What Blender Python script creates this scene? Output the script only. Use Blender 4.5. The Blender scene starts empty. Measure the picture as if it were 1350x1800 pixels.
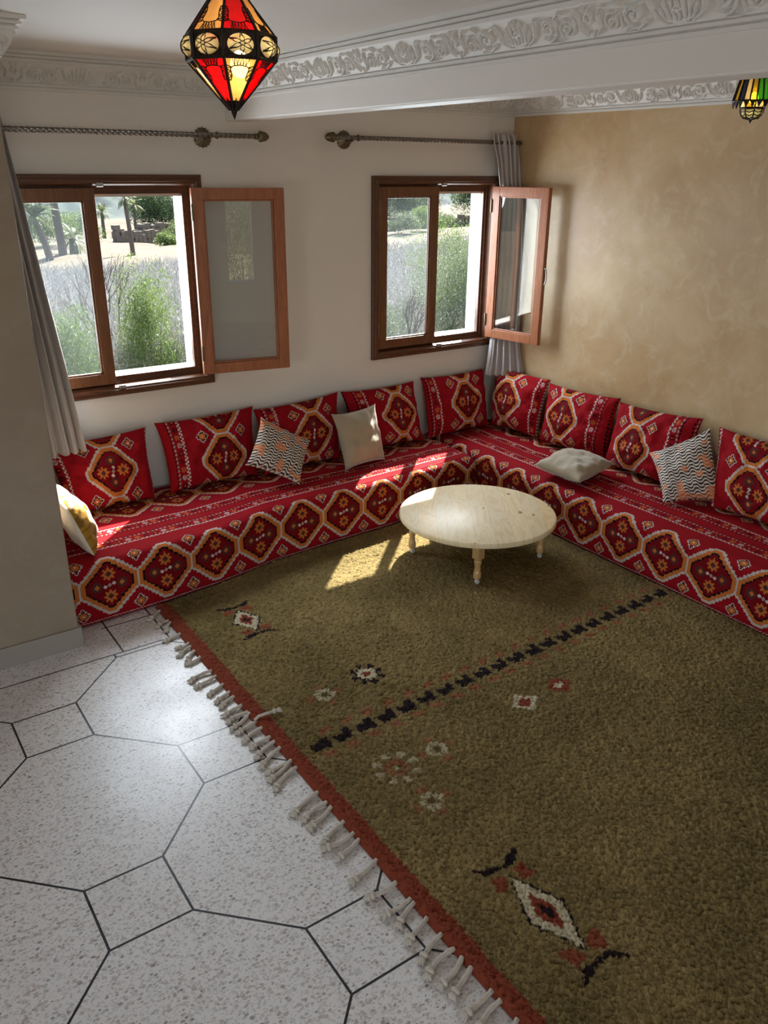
import bpy, bmesh, math, random
import numpy as np
from mathutils import Vector, Matrix, noise as mnoise

rng = np.random.default_rng(7)
random.seed(7)
S = bpy.context.scene
COL = S.collection

# ------------------------------------------------------------------ camera
CAM_Z = 2.2
cam_d = bpy.data.cameras.new('camera')
cam = bpy.data.objects.new('camera', cam_d)
COL.objects.link(cam)
Rr = ((0.8245778577, -0.2107140848, 0.5250437420),
      (-0.5656747135, -0.3220629398, 0.7591360756),
      (0.0091364677, -0.9229707673, -0.3847615985))   # rows: world x, y, z ; columns: right, down, forward
M = Matrix(((Rr[0][0], -Rr[0][1], -Rr[0][2], 0.0),
            (Rr[1][0], -Rr[1][1], -Rr[1][2], 0.0),
            (Rr[2][0], -Rr[2][1], -Rr[2][2], CAM_Z),
            (0, 0, 0, 1)))
cam.matrix_world = M
cam_d.sensor_fit = 'VERTICAL'
cam_d.sensor_height = 36.0
cam_d.sensor_width = 27.0
cam_d.lens = 1448.9 / 1800 * 36.0
cam_d.clip_start = 0.02
cam_d.clip_end = 3000
S.camera = cam

# ------------------------------------------------------------------ light
W = bpy.data.worlds.new('sky')
S.world = W
W.use_nodes = True
wn = W.node_tree
bg = wn.nodes['Background']
sky = wn.nodes.new('ShaderNodeTexSky')
sky.sky_type = 'NISHITA'
sky.sun_disc = False
sky.sun_elevation = math.radians(45)
sky.sun_rotation = math.radians(45)
sky.air_density = 1.0
sky.dust_density = 1.5
wn.links.new(sky.outputs[0], bg.inputs[0])
bg.inputs[1].default_value = 0.42

sun_d = bpy.data.lights.new('sun', 'SUN')
sun_d.energy = 25.0
sun_d.angle = math.radians(0.6)
sun_d.color = (1.0, 0.95, 0.86)
sun = bpy.data.objects.new('sun', sun_d)
COL.objects.link(sun)
sun.location = (10, 12, 12)
sun.rotation_euler = Vector((-0.715, -0.705, -1.0)).to_track_quat('-Z', 'Y').to_euler()

def area(name, loc, direction, sx, sy, energy, color):
    d = bpy.data.lights.new(name, 'AREA')
    d.shape = 'RECTANGLE'; d.size = sx; d.size_y = sy
    d.energy = energy; d.color = color
    o = bpy.data.objects.new(name, d)
    COL.objects.link(o)
    o.location = loc
    o.rotation_euler = Vector(direction).to_track_quat('-Z', 'Z').to_euler()
    return o
# added fill lamps behind and left of the camera; daylight through the two windows
area('fill_rear', (-0.6, -3.3, 1.35), (0, 1, -0.40), 2.2, 2.1, 34, (1.0, 0.94, 0.86))
area('fill_left', (-3.3, 0.6, 0.95), (1, 0.10, -0.45), 2.0, 1.5, 30, (1.0, 0.96, 0.92))
area('daylight_window_left', (1.4, 5.30, 1.62), (0.1, -1, -0.28), 1.3, 1.1, 80, (0.82, 0.92, 1.0))
area('daylight_window_right', (3.75, 5.30, 1.62), (-0.1, -1, -0.28), 1.3, 1.1, 80, (0.82, 0.92, 1.0))

vs = S.view_settings
S.display_settings.display_device = 'sRGB'
vs.view_transform = 'Standard'
vs.look = 'None'
vs.exposure = 0.0
vs.gamma = 1.0
vs.use_curve_mapping = False
S.cycles.max_bounces = 8
S.cycles.diffuse_bounces = 5
S.cycles.glossy_bounces = 3
S.cycles.transmission_bounces = 4
S.cycles.transparent_max_bounces = 12
S.cycles.volume_bounces = 0
S.cycles.sample_clamp_indirect = 6.0
S.cycles.caustics_reflective = False
S.cycles.caustics_refractive = False

# ------------------------------------------------------------------ helpers
def lin(r, g, b):
    def f(c):
        c /= 255.0
        return c / 12.92 if c <= 0.04045 else ((c + 0.055) / 1.055) ** 2.4
    return (f(r), f(g), f(b))

def tag(o, label=None, cat=None, group=None, kind=None):
    if label: o['label'] = label
    if cat: o['category'] = cat
    if group: o['group'] = group
    if kind: o['kind'] = kind
    return o

def empty(name, loc=(0, 0, 0), rz=0.0):
    o = bpy.data.objects.new(name, None)
    COL.objects.link(o)
    o.empty_display_size = 0.1
    o.location = loc
    o.rotation_euler = (0, 0, rz)
    return o

def obj(name, verts, faces, mat=None, parent=None, smooth=False, autosmooth=None):
    me = bpy.data.meshes.new(name)
    if isinstance(verts, np.ndarray):
        verts = verts.tolist()
    me.from_pydata(verts, [], faces)
    me.update()
    o = bpy.data.objects.new(name, me)
    COL.objects.link(o)
    if mat is not None:
        me.materials.append(mat)
    if parent is not None:
        o.parent = parent
    if smooth:
        me.polygons.foreach_set('use_smooth', [True] * len(me.polygons))
    if autosmooth is not None:
        try:
            me.set_sharp_from_angle(angle=math.radians(autosmooth))
        except Exception:
            pass
    return o

class MB:
    """collects shapes into one mesh"""
    def __init__(s):
        s.v = []; s.f = []; s.m = []; s.cur = 0
    def add(s, v, f):
        n = len(s.v)
        s.v.extend([tuple(p) for p in v])
        s.f.extend([tuple(i + n for i in q) for q in f])
        s.m.extend([s.cur] * len(f))
    def box(s, x0, x1, y0, y1, z0, z1):
        v = [(x0, y0, z0), (x1, y0, z0), (x1, y1, z0), (x0, y1, z0), (x0, y0, z1), (x1, y0, z1), (x1, y1, z1), (x0, y1, z1)]
        s.add(v, [(0, 3, 2, 1), (4, 5, 6, 7), (0, 1, 5, 4), (1, 2, 6, 5), (2, 3, 7, 6), (3, 0, 4, 7)])
    def tube(s, pts, rad, n=8, cap=True):
        pts = [Vector(p) for p in pts]
        if not hasattr(rad, '__len__'): rad = [rad] * len(pts)
        rings = []
        up = None
        for i, p in enumerate(pts):
            t = (pts[min(i + 1, len(pts) - 1)] - pts[max(i - 1, 0)])
            if t.length < 1e-9: t = Vector((0, 0, 1))
            t.normalize()
            if up is None:
                a = Vector((0, 0, 1)) if abs(t.z) < 0.9 else Vector((1, 0, 0))
                up = t.cross(a).normalized()
            else:
                up = (up - t * up.dot(t))
                if up.length < 1e-6: up = t.orthogonal()
                up.normalize()
            b = t.cross(up)
            rings.append([p + (up * math.cos(2 * math.pi * k / n) + b * math.sin(2 * math.pi * k / n)) * rad[i] for k in range(n)])
        v = [q for r in rings for q in r]
        f = []
        for i in range(len(rings) - 1):
            for k in range(n):
                k2 = (k + 1) % n
                f.append((i * n + k, i * n + k2, (i + 1) * n + k2, (i + 1) * n + k))
        if cap:
            f.append(tuple(range(n - 1, -1, -1)))
            f.append(tuple((len(rings) - 1) * n + k for k in range(n)))
        s.add(v, f)
    def lathe(s, prof, origin=(0, 0, 0), axis='z', n=24, ribs=0, ribamp=0.0):
        ox, oy, oz = origin
        v = []; f = []
        for (r, h) in prof:
            for k in range(n):
                a = 2 * math.pi * k / n
                rr = r * (1 + ribamp * math.cos(ribs * a)) if ribs else r
                c, q = rr * math.cos(a), rr * math.sin(a)
                if axis == 'z': v.append((ox + c, oy + q, oz + h))
                elif axis == 'x': v.append((ox + h, oy + c, oz + q))
                else: v.append((ox + c, oy + h, oz + q))
        for i in range(len(prof) - 1):
            for k in range(n):
                k2 = (k + 1) % n
                q = (i * n + k, i * n + k2, (i + 1) * n + k2, (i + 1) * n + k)
                f.append(q if axis != 'y' else q[::-1])
        f.append(tuple(range(n - 1, -1, -1)) if axis != 'y' else tuple(range(n)))
        e = tuple((len(prof) - 1) * n + k for k in range(n))
        f.append(e if axis != 'y' else e[::-1])
        s.add(v, f)
    def prism(s, poly, z0, z1):
        n = len(poly)
        v = [(p[0], p[1], z0) for p in poly] + [(p[0], p[1], z1) for p in poly]
        f = [tuple(range(n - 1, -1, -1)), tuple(range(n, 2 * n))]
        for i in range(n):
            j = (i + 1) % n
            f.append((i, j, n + j, n + i))
        s.add(v, f)
    def xf(s, mat):
        s.v = [tuple(mat @ Vector(p)) for p in s.v]
        return s
    def build(s, name, mats, parent=None, smooth=False, autosmooth=None, bevel=0.0, loc=None, rz=None):
        if not isinstance(mats, (list, tuple)): mats = [mats]
        o = obj(name, s.v, s.f, None, parent, smooth, autosmooth)
        for m in mats: o.data.materials.append(m)
        if len(mats) > 1: o.data.polygons.foreach_set('material_index', s.m)
        if bevel:
            b = o.modifiers.new('bevel', 'BEVEL'); b.width = bevel; b.segments = 2; b.limit_method = 'ANGLE'; b.angle_limit = math.radians(40)
        if loc is not None: o.location = loc
        if rz is not None: o.rotation_euler = (0, 0, rz)
        return o

def struct(name, mb, mat, **k):
    o = mb.build(name, mat, **k)
    o['kind'] = 'structure'
    return o

# ------------------------------------------------------------------ materials
class NT:
    def __init__(s, name):
        s.m = bpy.data.materials.new(name); s.m.use_nodes = True
        s.t = s.m.node_tree; s.p = s.t.nodes['Principled BSDF']; s.out = s.t.nodes['Material Output']
    def n(s, typ, **k):
        q = s.t.nodes.new(typ)
        for a, b in k.items():
            setattr(q, a, b)
        return q
    def l(s, a, b): s.t.links.new(a, b)
    def val(s, x, sock):
        if isinstance(x, (int, float)): sock.default_value = x
        else: s.l(x, sock)
    def math(s, op, a, b=None, c=None):
        q = s.n('ShaderNodeMath', operation=op)
        s.val(a, q.inputs[0])
        if b is not None: s.val(b, q.inputs[1])
        if c is not None: s.val(c, q.inputs[2])
        return q.outputs[0]
    def coord(s, kind='Object', scale=None, rot=None):
        tc = s.n('ShaderNodeTexCoord')
        o = tc.outputs[kind]
        if scale or rot:
            mp = s.n('ShaderNodeMapping')
            if scale: mp.inputs['Scale'].default_value = scale
            if rot: mp.inputs['Rotation'].default_value = rot
            s.l(o, mp.inputs['Vector']); o = mp.outputs[0]
        return o
    def noise(s, vec, scale, detail=4, rough=0.55, dist=0.0):
        q = s.n('ShaderNodeTexNoise')
        q.inputs['Scale'].default_value = scale; q.inputs['Detail'].default_value = detail
        q.inputs['Roughness'].default_value = rough; q.inputs['Distortion'].default_value = dist
        if vec is not None: s.l(vec, q.inputs['Vector'])
        return q.outputs[0]
    def ramp(s, fac, stops):
        q = s.n('ShaderNodeValToRGB')
        e = q.color_ramp.elements
        while len(e) < len(stops): e.new(0.5)
        for i, (p, c) in enumerate(stops):
            e[i].position = p
            e[i].color = (*c, 1) if hasattr(c, '__len__') else (c, c, c, 1)
        s.l(fac, q.inputs[0]); return q.outputs[0]
    def mix(s, fac, a, b, blend='MIX'):
        q = s.n('ShaderNodeMix', data_type='RGBA', blend_type=blend)
        s.val(fac, q.inputs[0])
        for x, so in ((a, q.inputs[6]), (b, q.inputs[7])):
            if hasattr(x, '__len__'): so.default_value = (*x, 1)
            else: s.l(x, so)
        return q.outputs[2]
    def bump(s, h, strength, dist=0.01, prev=None):
        q = s.n('ShaderNodeBump')
        q.inputs['Strength'].default_value = strength; q.inputs['Distance'].default_value = dist
        s.l(h, q.inputs['Height'])
        if prev is not None: s.l(prev, q.inputs['Normal'])
        s.l(q.outputs[0], s.p.inputs['Normal']); return q.outputs[0]
    def base(s, c):
        if hasattr(c, '__len__'): s.p.inputs['Base Color'].default_value = (*c, 1)
        else: s.l(c, s.p.inputs['Base Color'])
    def set(s, **k):
        for a, b in k.items():
            s.p.inputs[a.replace('_', ' ')].default_value = b

def plain(name, c, rough=0.6, metal=0.0, var=0.0, vscale=8, bump=0.0, bscale=60, coat=0.0, spec=None):
    t = NT(name)
    if var:
        nz = t.noise(t.coord(), vscale, 5)
        t.base(t.mix(nz, tuple(x * (1 - var) for x in c), tuple(min(1, x * (1 + var)) for x in c)))
    else: t.base(c)
    t.set(Roughness=rough, Metallic=metal)
    if spec is not None: t.p.inputs['Specular IOR Level'].default_value = spec
    if coat: t.p.inputs['Coat Weight'].default_value = coat
    if bump: t.bump(t.noise(t.coord(), bscale, 4), bump)
    return t.m

def mat_paint():
    t = NT('white_wall_paint')
    nz = t.noise(t.coord(), 1.3, 4)
    t.base(t.mix(nz, (0.70, 0.675, 0.635), (0.76, 0.735, 0.70)))
    t.set(Roughness=0.55)
    t.bump(t.noise(t.coord(), 9, 6, 0.6), 0.12, 0.02)
    return t.m

def mat_tadelakt(name, a, b, c, rough=0.34):
    t = NT(name)
    v = t.coord()
    n1 = t.noise(v, 1.6, 8, 0.62, 0.6)
    n2 = t.noise(v, 7.0, 8, 0.7, 1.2)
    c1 = t.mix(t.ramp(n1, [(0.35, 0.0), (0.68, 1.0)]), a, b)
    c2 = t.mix(t.math('MULTIPLY', t.ramp(n2, [(0.5, 0.0), (0.72, 1.0)]), 0.42), c1, c)
    t.base(c2)
    rr = t.ramp(n2, [(0.3, rough), (0.75, rough + 0.22)])
    t.l(rr, t.p.inputs['Roughness'])
    t.bump(t.noise(v, 5, 8, 0.6, 0.5), 0.10, 0.02)
    return t.m

P_T = 1.0654; SX, SY, SH = 0.4805, 3.1420, 0.1345
def mat_terrazzo():
    t = NT('terrazzo_octagon_tiles')
    tc = t.n('ShaderNodeTexCoord'); sep = t.n('ShaderNodeSeparateXYZ'); t.l(tc.outputs['Object'], sep.inputs[0])
    X, Y = sep.outputs[0], sep.outputs[1]
    def fold(c, o):
        a = t.math('SUBTRACT', c, o - P_T / 2 - 20 * P_T)
        return t.math('ABSOLUTE', t.math('SUBTRACT', t.math('MODULO', a, P_T), P_T / 2))
    u, v = fold(X, SX), fold(Y, SY)
    m1 = t.math('MAXIMUM', u, v)
    u2, v2 = t.math('SUBTRACT', P_T / 2, u), t.math('SUBTRACT', P_T / 2, v)
    m2 = t.math('MAXIMUM', u2, v2)
    d1 = t.math('ABSOLUTE', t.math('SUBTRACT', m1, SH))
    d2 = t.math('ABSOLUTE', t.math('SUBTRACT', m2, SH))
    dg = t.math('MULTIPLY', t.math('ABSOLUTE', t.math('SUBTRACT', u, v)), 0.7071)
    inn = t.math('LESS_THAN', t.math('MINIMUM', m1, m2), SH)
    dg = t.math('ADD', dg, t.math('MULTIPLY', inn, 1.0))
    d = t.math('MINIMUM', t.math('MINIMUM', d1, d2), dg)
    # border strip behind y = 3.572
    yb = 3.572
    bord = t.math('GREATER_THAN', Y, yb)
    db = t.math('ABSOLUTE', t.math('SUBTRACT', Y, yb))
    dx = t.math('ABSOLUTE', t.math('SUBTRACT', t.math('MODULO', t.math('ADD', X, 0.235 * 40 - 0.925 + 0.1175), 0.235), 0.1175))
    dy2 = t.math('ABSOLUTE', t.math('SUBTRACT', Y, 3.847))
    dstrip = t.math('MINIMUM', dx, dy2)
    leftof = t.math('LESS_THAN', X, 0.90)
    dstrip = t.math('ADD', dstrip, leftof)
    dd = t.n('ShaderNodeMix', data_type='FLOAT'); t.l(bord, dd.inputs[0]); t.l(d, dd.inputs[2]); t.l(dstrip, dd.inputs[3])
    dfin = t.math('MINIMUM', dd.outputs[0], db)
    wob = t.math('MULTIPLY', t.math('SUBTRACT', t.noise(tc.outputs['Object'], 40, 2), 0.5), 0.0016)
    joint = t.math('LESS_THAN', t.math('ADD', dfin, wob), 0.0042)
    # chips
    def chips(scale, seed, thr):
        mp = t.n('ShaderNodeMapping'); mp.inputs['Location'].default_value = (seed, seed * 1.7, 0)
        mp.inputs['Scale'].default_value = (1.0, 1.35, 1.0); mp.inputs['Rotation'].default_value = (0, 0, seed)
        t.l(tc.outputs['Object'], mp.inputs[0])
        nz = t.n('ShaderNodeTexNoise'); nz.inputs['Scale'].default_value = 60; t.l(mp.outputs[0], nz.inputs['Vector'])
        vm = t.n('ShaderNodeVectorMath', operation='MULTIPLY_ADD'); t.l(nz.outputs[1], vm.inputs[0]); vm.inputs[1].default_value = (0.006, 0.006, 0.006); t.l(mp.outputs[0], vm.inputs[2])
        vo = t.n('ShaderNodeTexVoronoi'); vo.inputs['Scale'].default_value = scale; t.l(vm.outputs[0], vo.inputs['Vector'])
        sp = t.n('ShaderNodeSeparateColor'); t.l(vo.outputs['Color'], sp.inputs[0])
        inside = t.math('LESS_THAN', vo.outputs['Distance'], t.math('MULTIPLY', sp.outputs[0], thr))
        return inside, sp.outputs[1]
    i1, r1 = chips(70, 3.1, 0.62)
    i2, r2 = chips(125, 8.3, 0.70)
    i3, r3 = chips(48, 5.9, 0.34)
    basec = t.mix(t.noise(tc.outputs['Object'], 2.2, 4), (0.70, 0.69, 0.68), (0.81, 0.80, 0.79))
    warm = t.ramp(t.noise(tc.outputs['Object'], 1.1, 5, 0.6, 0.8), [(0.60, 0.0), (0.72, 0.28)])
    basec = t.mix(warm, basec, (0.55, 0.43, 0.32))
    chipc = t.ramp(r1, [(0.0, (0.40, 0.375, 0.36)), (0.35, (0.52, 0.50, 0.48)), (0.75, (0.60, 0.59, 0.57)), (0.95, (0.44, 0.33, 0.28)), (1.0, (0.22, 0.20, 0.19))])
    c = t.mix(t.math('MULTIPLY', i2, 0.8), basec, t.ramp(r2, [(0, (0.48, 0.455, 0.435)), (0.6, (0.60, 0.575, 0.55)), (1, (0.76, 0.74, 0.72))]))
    c = t.mix(t.math('MULTIPLY', i1, 0.85), c, chipc)
    c = t.mix(t.math('MULTIPLY', i3, 0.9), c, t.ramp(r3, [(0, (0.20, 0.185, 0.18)), (0.5, (0.42, 0.37, 0.34)), (1, (0.52, 0.48, 0.45))]))
    c = t.mix(joint, c, (0.012, 0.012, 0.016))
    t.base(c)
    r = t.ramp(t.noise(tc.outputs['Object'], 3.0, 5), [(0.3, 0.24), (0.7, 0.38)])
    t.l(r, t.p.inputs['Roughness'])
    t.bump(t.noise(tc.outputs['Object'], 14, 3), 0.03, 0.01)
    return t.m

def mat_vcol(name, rough=0.75, sheen=0.0, weave=0.25, wscale=420, var=0.18, spec=0.3, pile=False):
    t = NT(name)
    a = t.n('ShaderNodeAttribute'); a.attribute_name = 'Col'
    nz = t.noise(t.coord(), 300 if not pile else 190, 3)
    f = t.math('MULTIPLY_ADD', nz, 2 * var, 1 - var)
    q = t.n('ShaderNodeVectorMath', operation='SCALE'); t.l(a.outputs['Color'], q.inputs[0]); t.l(f, q.inputs['Scale'])
    t.l(q.outputs[0], t.p.inputs['Base Color'])
    t.set(Roughness=rough); t.p.inputs['Specular IOR Level'].default_value = spec
    if sheen:
        t.p.inputs['Sheen Weight'].default_value = sheen; t.p.inputs['Sheen Roughness'].default_value = 0.4
    if weave: t.bump(t.noise(t.coord(), wscale, 2), weave, 0.002)
    return t.m

def mat_wood(name, dark, light, rough=0.4, axis='z', scale=1.0, coat=0.1):
    t = NT(name)
    sc = {'z': (14, 14, 1.2), 'x': (1.2, 14, 14), 'y': (14, 1.2, 14)}[axis]
    v = t.coord(scale=tuple(x * scale for x in sc))
    n1 = t.noise(v, 3.0, 6, 0.6, 1.4)
    n2 = t.noise(v, 12.0, 3, 0.5, 0.3)
    f = t.math('MULTIPLY_ADD', n2, 0.4, t.math('MULTIPLY', n1, 0.7))
    t.base(t.ramp(f, [(0.35, dark), (0.72, light)]))
    t.set(Roughness=rough); t.p.inputs['Coat Weight'].default_value = coat
    t.bump(n1, 0.12, 0.004)
    return t.m

def mat_pine(name, top=True):
    t = NT(name)
    v = t.coord()
    rotv = t.n('ShaderNodeMapping'); rotv.inputs['Rotation'].default_value = (0, 0, math.radians(-55)); t.l(v, rotv.inputs[0])
    sep = t.n('ShaderNodeSeparateXYZ'); t.l(rotv.outputs[0], sep.inputs[0])
    pw = 0.105
    idx = t.math('FLOOR', t.math('DIVIDE', t.math('ADD', sep.outputs[1], 5.0), pw))
    fr = t.math('FRACT', t.math('DIVIDE', t.math('ADD', sep.outputs[1], 5.0), pw))
    wn_ = t.n('ShaderNodeTexWhiteNoise', noise_dimensions='1D'); t.l(idx, wn_.inputs['W'])
    comb = t.n('ShaderNodeCombineXYZ')
    t.l(t.math('MULTIPLY', sep.outputs[0], 0.8), comb.inputs[0])
    t.l(t.math('MULTIPLY', sep.outputs[1], 4.0), comb.inputs[1])
    t.l(t.math('MULTIPLY', wn_.outputs[0], 30.0), comb.inputs[2])
    g = t.noise(comb.outputs[0], 2.2, 3, 0.5, 1.0)
    rings = t.math('FRACT', t.math('MULTIPLY', g, 8.0))
    rings = t.math('ABSOLUTE', t.math('SUBTRACT', rings, 0.5))
    c = t.ramp(rings, [(0.0, (0.78, 0.62, 0.36)), (0.2, (0.84, 0.71, 0.46)), (0.5, (0.86, 0.75, 0.51))])
    tint = t.ramp(wn_.outputs[0], [(0, (0.92, 0.92, 0.95)), (0.5, (1, 1, 1)), (1, (1.0, 0.90, 0.78))])
    c = t.mix(1.0, c, tint, 'MULTIPLY')
    kv = t.n('ShaderNodeMapping'); kv.inputs['Scale'].default_value = (0.75, 1.25, 1.0); t.l(rotv.outputs[0], kv.inputs[0])
    vo = t.n('ShaderNodeTexVoronoi'); vo.inputs['Scale'].default_value = 8.0; t.l(kv.outputs[0], vo.inputs['Vector'])
    sp = t.n('ShaderNodeSeparateColor'); t.l(vo.outputs['Color'], sp.inputs[0])
    kd = t.math('DIVIDE', vo.outputs['Distance'], t.math('MULTIPLY_ADD', sp.outputs[0], 0.11, 0.05))
    kn = t.ramp(kd, [(0.45, 1.0), (0.8, 0.0)])
    keep = t.math('GREATER_THAN', sp.outputs[1], 0.45)
    c = t.mix(t.math('MULTIPLY', kn, t.math('MULTIPLY', keep, 0.9)), c, (0.13, 0.06, 0.03))
    halo = t.ramp(kd, [(0.7, 0.5), (2.4, 0.0)])
    c = t.mix(t.math('MULTIPLY', halo, keep), c, (0.50, 0.24, 0.09))
    seam = t.math('LESS_THAN', t.math('MINIMUM', fr, t.math('SUBTRACT', 1.0, fr)), 0.006)
    c = t.mix(t.math('MULTIPLY', seam, 0.5), c, (0.35, 0.2, 0.08))
    t.base(c)
    t.set(Roughness=0.42 if top else 0.35); t.p.inputs['Coat Weight'].default_value = 0.10 if top else 0.3; t.p.inputs['Specular IOR Level'].default_value = 0.22; t.p.inputs['Coat Roughness'].default_value = 0.26
    t.bump(g, 0.04, 0.003)
    return t.m

def mat_glass(name, tint=(1, 1, 1), ior=1.5, haze=0.0):
    t = NT(name)
    for n in list(t.t.nodes):
        if n != t.out: t.t.nodes.remove(n)
    tr = t.n('ShaderNodeBsdfTransparent'); tr.inputs[0].default_value = (*tint, 1)
    gl = t.n('ShaderNodeBsdfGlossy'); gl.inputs['Roughness'].default_value = 0.01
    geo = t.n('ShaderNodeNewGeometry')
    dt = t.n('ShaderNodeVectorMath', operation='DOT_PRODUCT'); t.l(geo.outputs['Normal'], dt.inputs[0]); t.l(geo.outputs['Incoming'], dt.inputs[1])
    om = t.math('SUBTRACT', 1.0, t.math('ABSOLUTE', dt.outputs['Value']))
    f0 = ((ior - 1) / (ior + 1)) ** 2
    frs = t.math('MULTIPLY_ADD', t.math('POWER', om, 5.0), 1 - f0, f0)
    mx = t.n('ShaderNodeMixShader')
    t.l(frs, mx.inputs[0]); t.l(tr.outputs[0], mx.inputs[1]); t.l(gl.outputs[0], mx.inputs[2])
    last = mx.outputs[0]
    if haze:
        df = t.n('ShaderNodeBsdfTranslucent'); df.inputs[0].default_value = (0.8, 0.85, 0.9, 1)
        m2 = t.n('ShaderNodeMixShader'); m2.inputs[0].default_value = haze
        t.l(last, m2.inputs[1]); t.l(df.outputs[0], m2.inputs[2]); last = m2.outputs[0]
    t.l(last, t.out.inputs[0])
    return t.m

def mat_stained(name, col, clear=0.35):
    t = NT(name)
    for n in list(t.t.nodes):
        if n != t.out: t.t.nodes.remove(n)
    tr = t.n('ShaderNodeBsdfTransparent'); tr.inputs[0].default_value = (*col, 1)
    tl = t.n('ShaderNodeBsdfTranslucent')
    nz = t.noise(t.coord(), 45, 3)
    mxc = t.mix(nz, tuple(c * 0.8 for c in col), col)
    t.l(mxc, tl.inputs[0])
    df = t.n('ShaderNodeBsdfDiffuse'); t.l(mxc, df.inputs[0])
    gl = t.n('ShaderNodeBsdfGlossy'); gl.inputs['Roughness'].default_value = 0.15
    m0 = t.n('ShaderNodeMixShader'); m0.inputs[0].default_value = 0.35; t.l(tl.outputs[0], m0.inputs[1]); t.l(df.outputs[0], m0.inputs[2])
    m1 = t.n('ShaderNodeMixShader'); m1.inputs[0].default_value = clear; t.l(m0.outputs[0], m1.inputs[1]); t.l(tr.outputs[0], m1.inputs[2])
    m2 = t.n('ShaderNodeMixShader'); m2.inputs[0].default_value = 0.07; t.l(m1.outputs[0], m2.inputs[1]); t.l(gl.outputs[0], m2.inputs[2])
    t.l(m2.outputs[0], t.out.inputs[0])
    return t.m

def mat_emit(name, col, s):
    t = NT(name)
    t.base((1, 1, 1)); t.p.inputs['Emission Color'].default_value = (*col, 1); t.p.inputs['Emission Strength'].default_value = s
    return t.m

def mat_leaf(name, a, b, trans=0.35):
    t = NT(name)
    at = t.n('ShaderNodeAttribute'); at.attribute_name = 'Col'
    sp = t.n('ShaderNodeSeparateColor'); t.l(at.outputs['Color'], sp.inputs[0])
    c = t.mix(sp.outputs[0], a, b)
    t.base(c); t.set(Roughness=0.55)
    tl = t.n('ShaderNodeBsdfTranslucent'); t.l(c, tl.inputs[0])
    mx = t.n('ShaderNodeMixShader'); mx.inputs[0].default_value = trans
    t.l(t.p.outputs[0], mx.inputs[1]); t.l(tl.outputs[0], mx.inputs[2]); t.l(mx.outputs[0], t.out.inputs[0])
    return t.m

PAINT = mat_paint()
PLASTER = plain('white_plaster_moulding', (0.70, 0.69, 0.66), 0.6, var=0.04, vscale=4, bump=0.05)
CEIL = plain('white_ceiling_paint', (0.66, 0.62, 0.575), 0.7, var=0.03, vscale=1.0)
TAD = mat_tadelakt('ochre_polished_plaster', (0.43, 0.28, 0.135), (0.56, 0.41, 0.235), (0.63, 0.52, 0.36), 0.30)
TAD2 = mat_tadelakt('grey_beige_plaster', (0.250, 0.195, 0.140), (0.31, 0.250, 0.185), (0.36, 0.30, 0.235), 0.5)
SKIRT = plain('grey_skirting_tile', (0.30, 0.27, 0.235), 0.4, var=0.08, vscale=6)
TERR = mat_terrazzo()
FRAMEW = mat_wood('brown_frame_wood_backlit', (0.040, 0.013, 0.005), (0.135, 0.048, 0.018), 0.38, 'x')  # window wood with its backlit shade put into a darker colour
SASHW = mat_wood('brown_wood_lit', (0.21, 0.068, 0.026), (0.40, 0.145, 0.062), 0.35, 'z')  # same wood for the open leaves, daylight on them put into the colour
SASHD = mat_wood('brown_wood_backlit', (0.085, 0.028, 0.009), (0.20, 0.078, 0.028), 0.38, 'z')  # same wood for the closed leaves, darkened in colour as if backlit
GLASS = mat_glass('window_glass', (0.94, 0.96, 0.96), 1.5, 0.006)
MIRG = mat_glass('leaf_glass', (0.90, 0.91, 0.90), 1.9, 0.0)
PINE = mat_pine('varnished_pine_top')
PINEL = mat_wood('varnished_pine', (0.50, 0.29, 0.11), (0.70, 0.47, 0.21), 0.3, 'z', 0.6, 0.4)
BRASS = plain('aged_brass', (0.17, 0.14, 0.095), 0.34, 1.0, var=0.4, vscale=60)
ROD = plain('twisted_grey_metal', (0.22, 0.21, 0.20), 0.24, 1.0, var=0.3, vscale=40)
BLACKM = plain('blackened_metal', (0.020, 0.014, 0.010), 0.45, 0.6)
STEEL = plain('grey_steel', (0.45, 0.45, 0.45), 0.35, 0.9)
CASTER = plain('off_white_castor_plastic', (0.62, 0.61, 0.60), 0.4)
KILIM = mat_vcol('kilim_weave', 0.85, 0.0, 0.3, 380, 0.14, 0.08)
RUGM = mat_vcol('wool_pile', 0.95, 0.05, 0.6, 260, 0.30, 0.05, pile=True)
ZIGM = mat_vcol('wave_print_cloth', 0.7, 0.1, 0.2, 500, 0.08, 0.3)
GOLDM = mat_vcol('gold_print_cloth', 0.5, 0.1, 0.2, 400, 0.1, 0.5)
BEIGE = plain('beige_velvet', (0.33, 0.265, 0.175), 0.72, var=0.10, vscale=5, bump=0.05, bscale=25)
BEIGE.node_tree.nodes['Principled BSDF'].inputs['Sheen Weight'].default_value = 0.5
COTTON = plain('cotton_cord', (0.58, 0.52, 0.44), 0.9, var=0.2, vscale=60, bump=0.5, bscale=300)

def mat_curtain():
    t = NT('silver_grey_satin')
    nz = t.noise(t.coord(scale=(60, 60, 3)), 4, 4)
    t.base(t.mix(nz, (0.36, 0.335, 0.33), (0.47, 0.445, 0.44)))
    t.set(Roughness=0.42); t.p.inputs['Sheen Weight'].default_value = 0.3
    t.bump(nz, 0.15, 0.003)
    return t.m
CURT = mat_curtain()

# ------------------------------------------------------------------ room shell
XR, YB, XP, YP, ZC = 4.41, 4.80, 0.77, 3.745, 2.708
XL, YF = -3.0, -3.0

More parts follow.
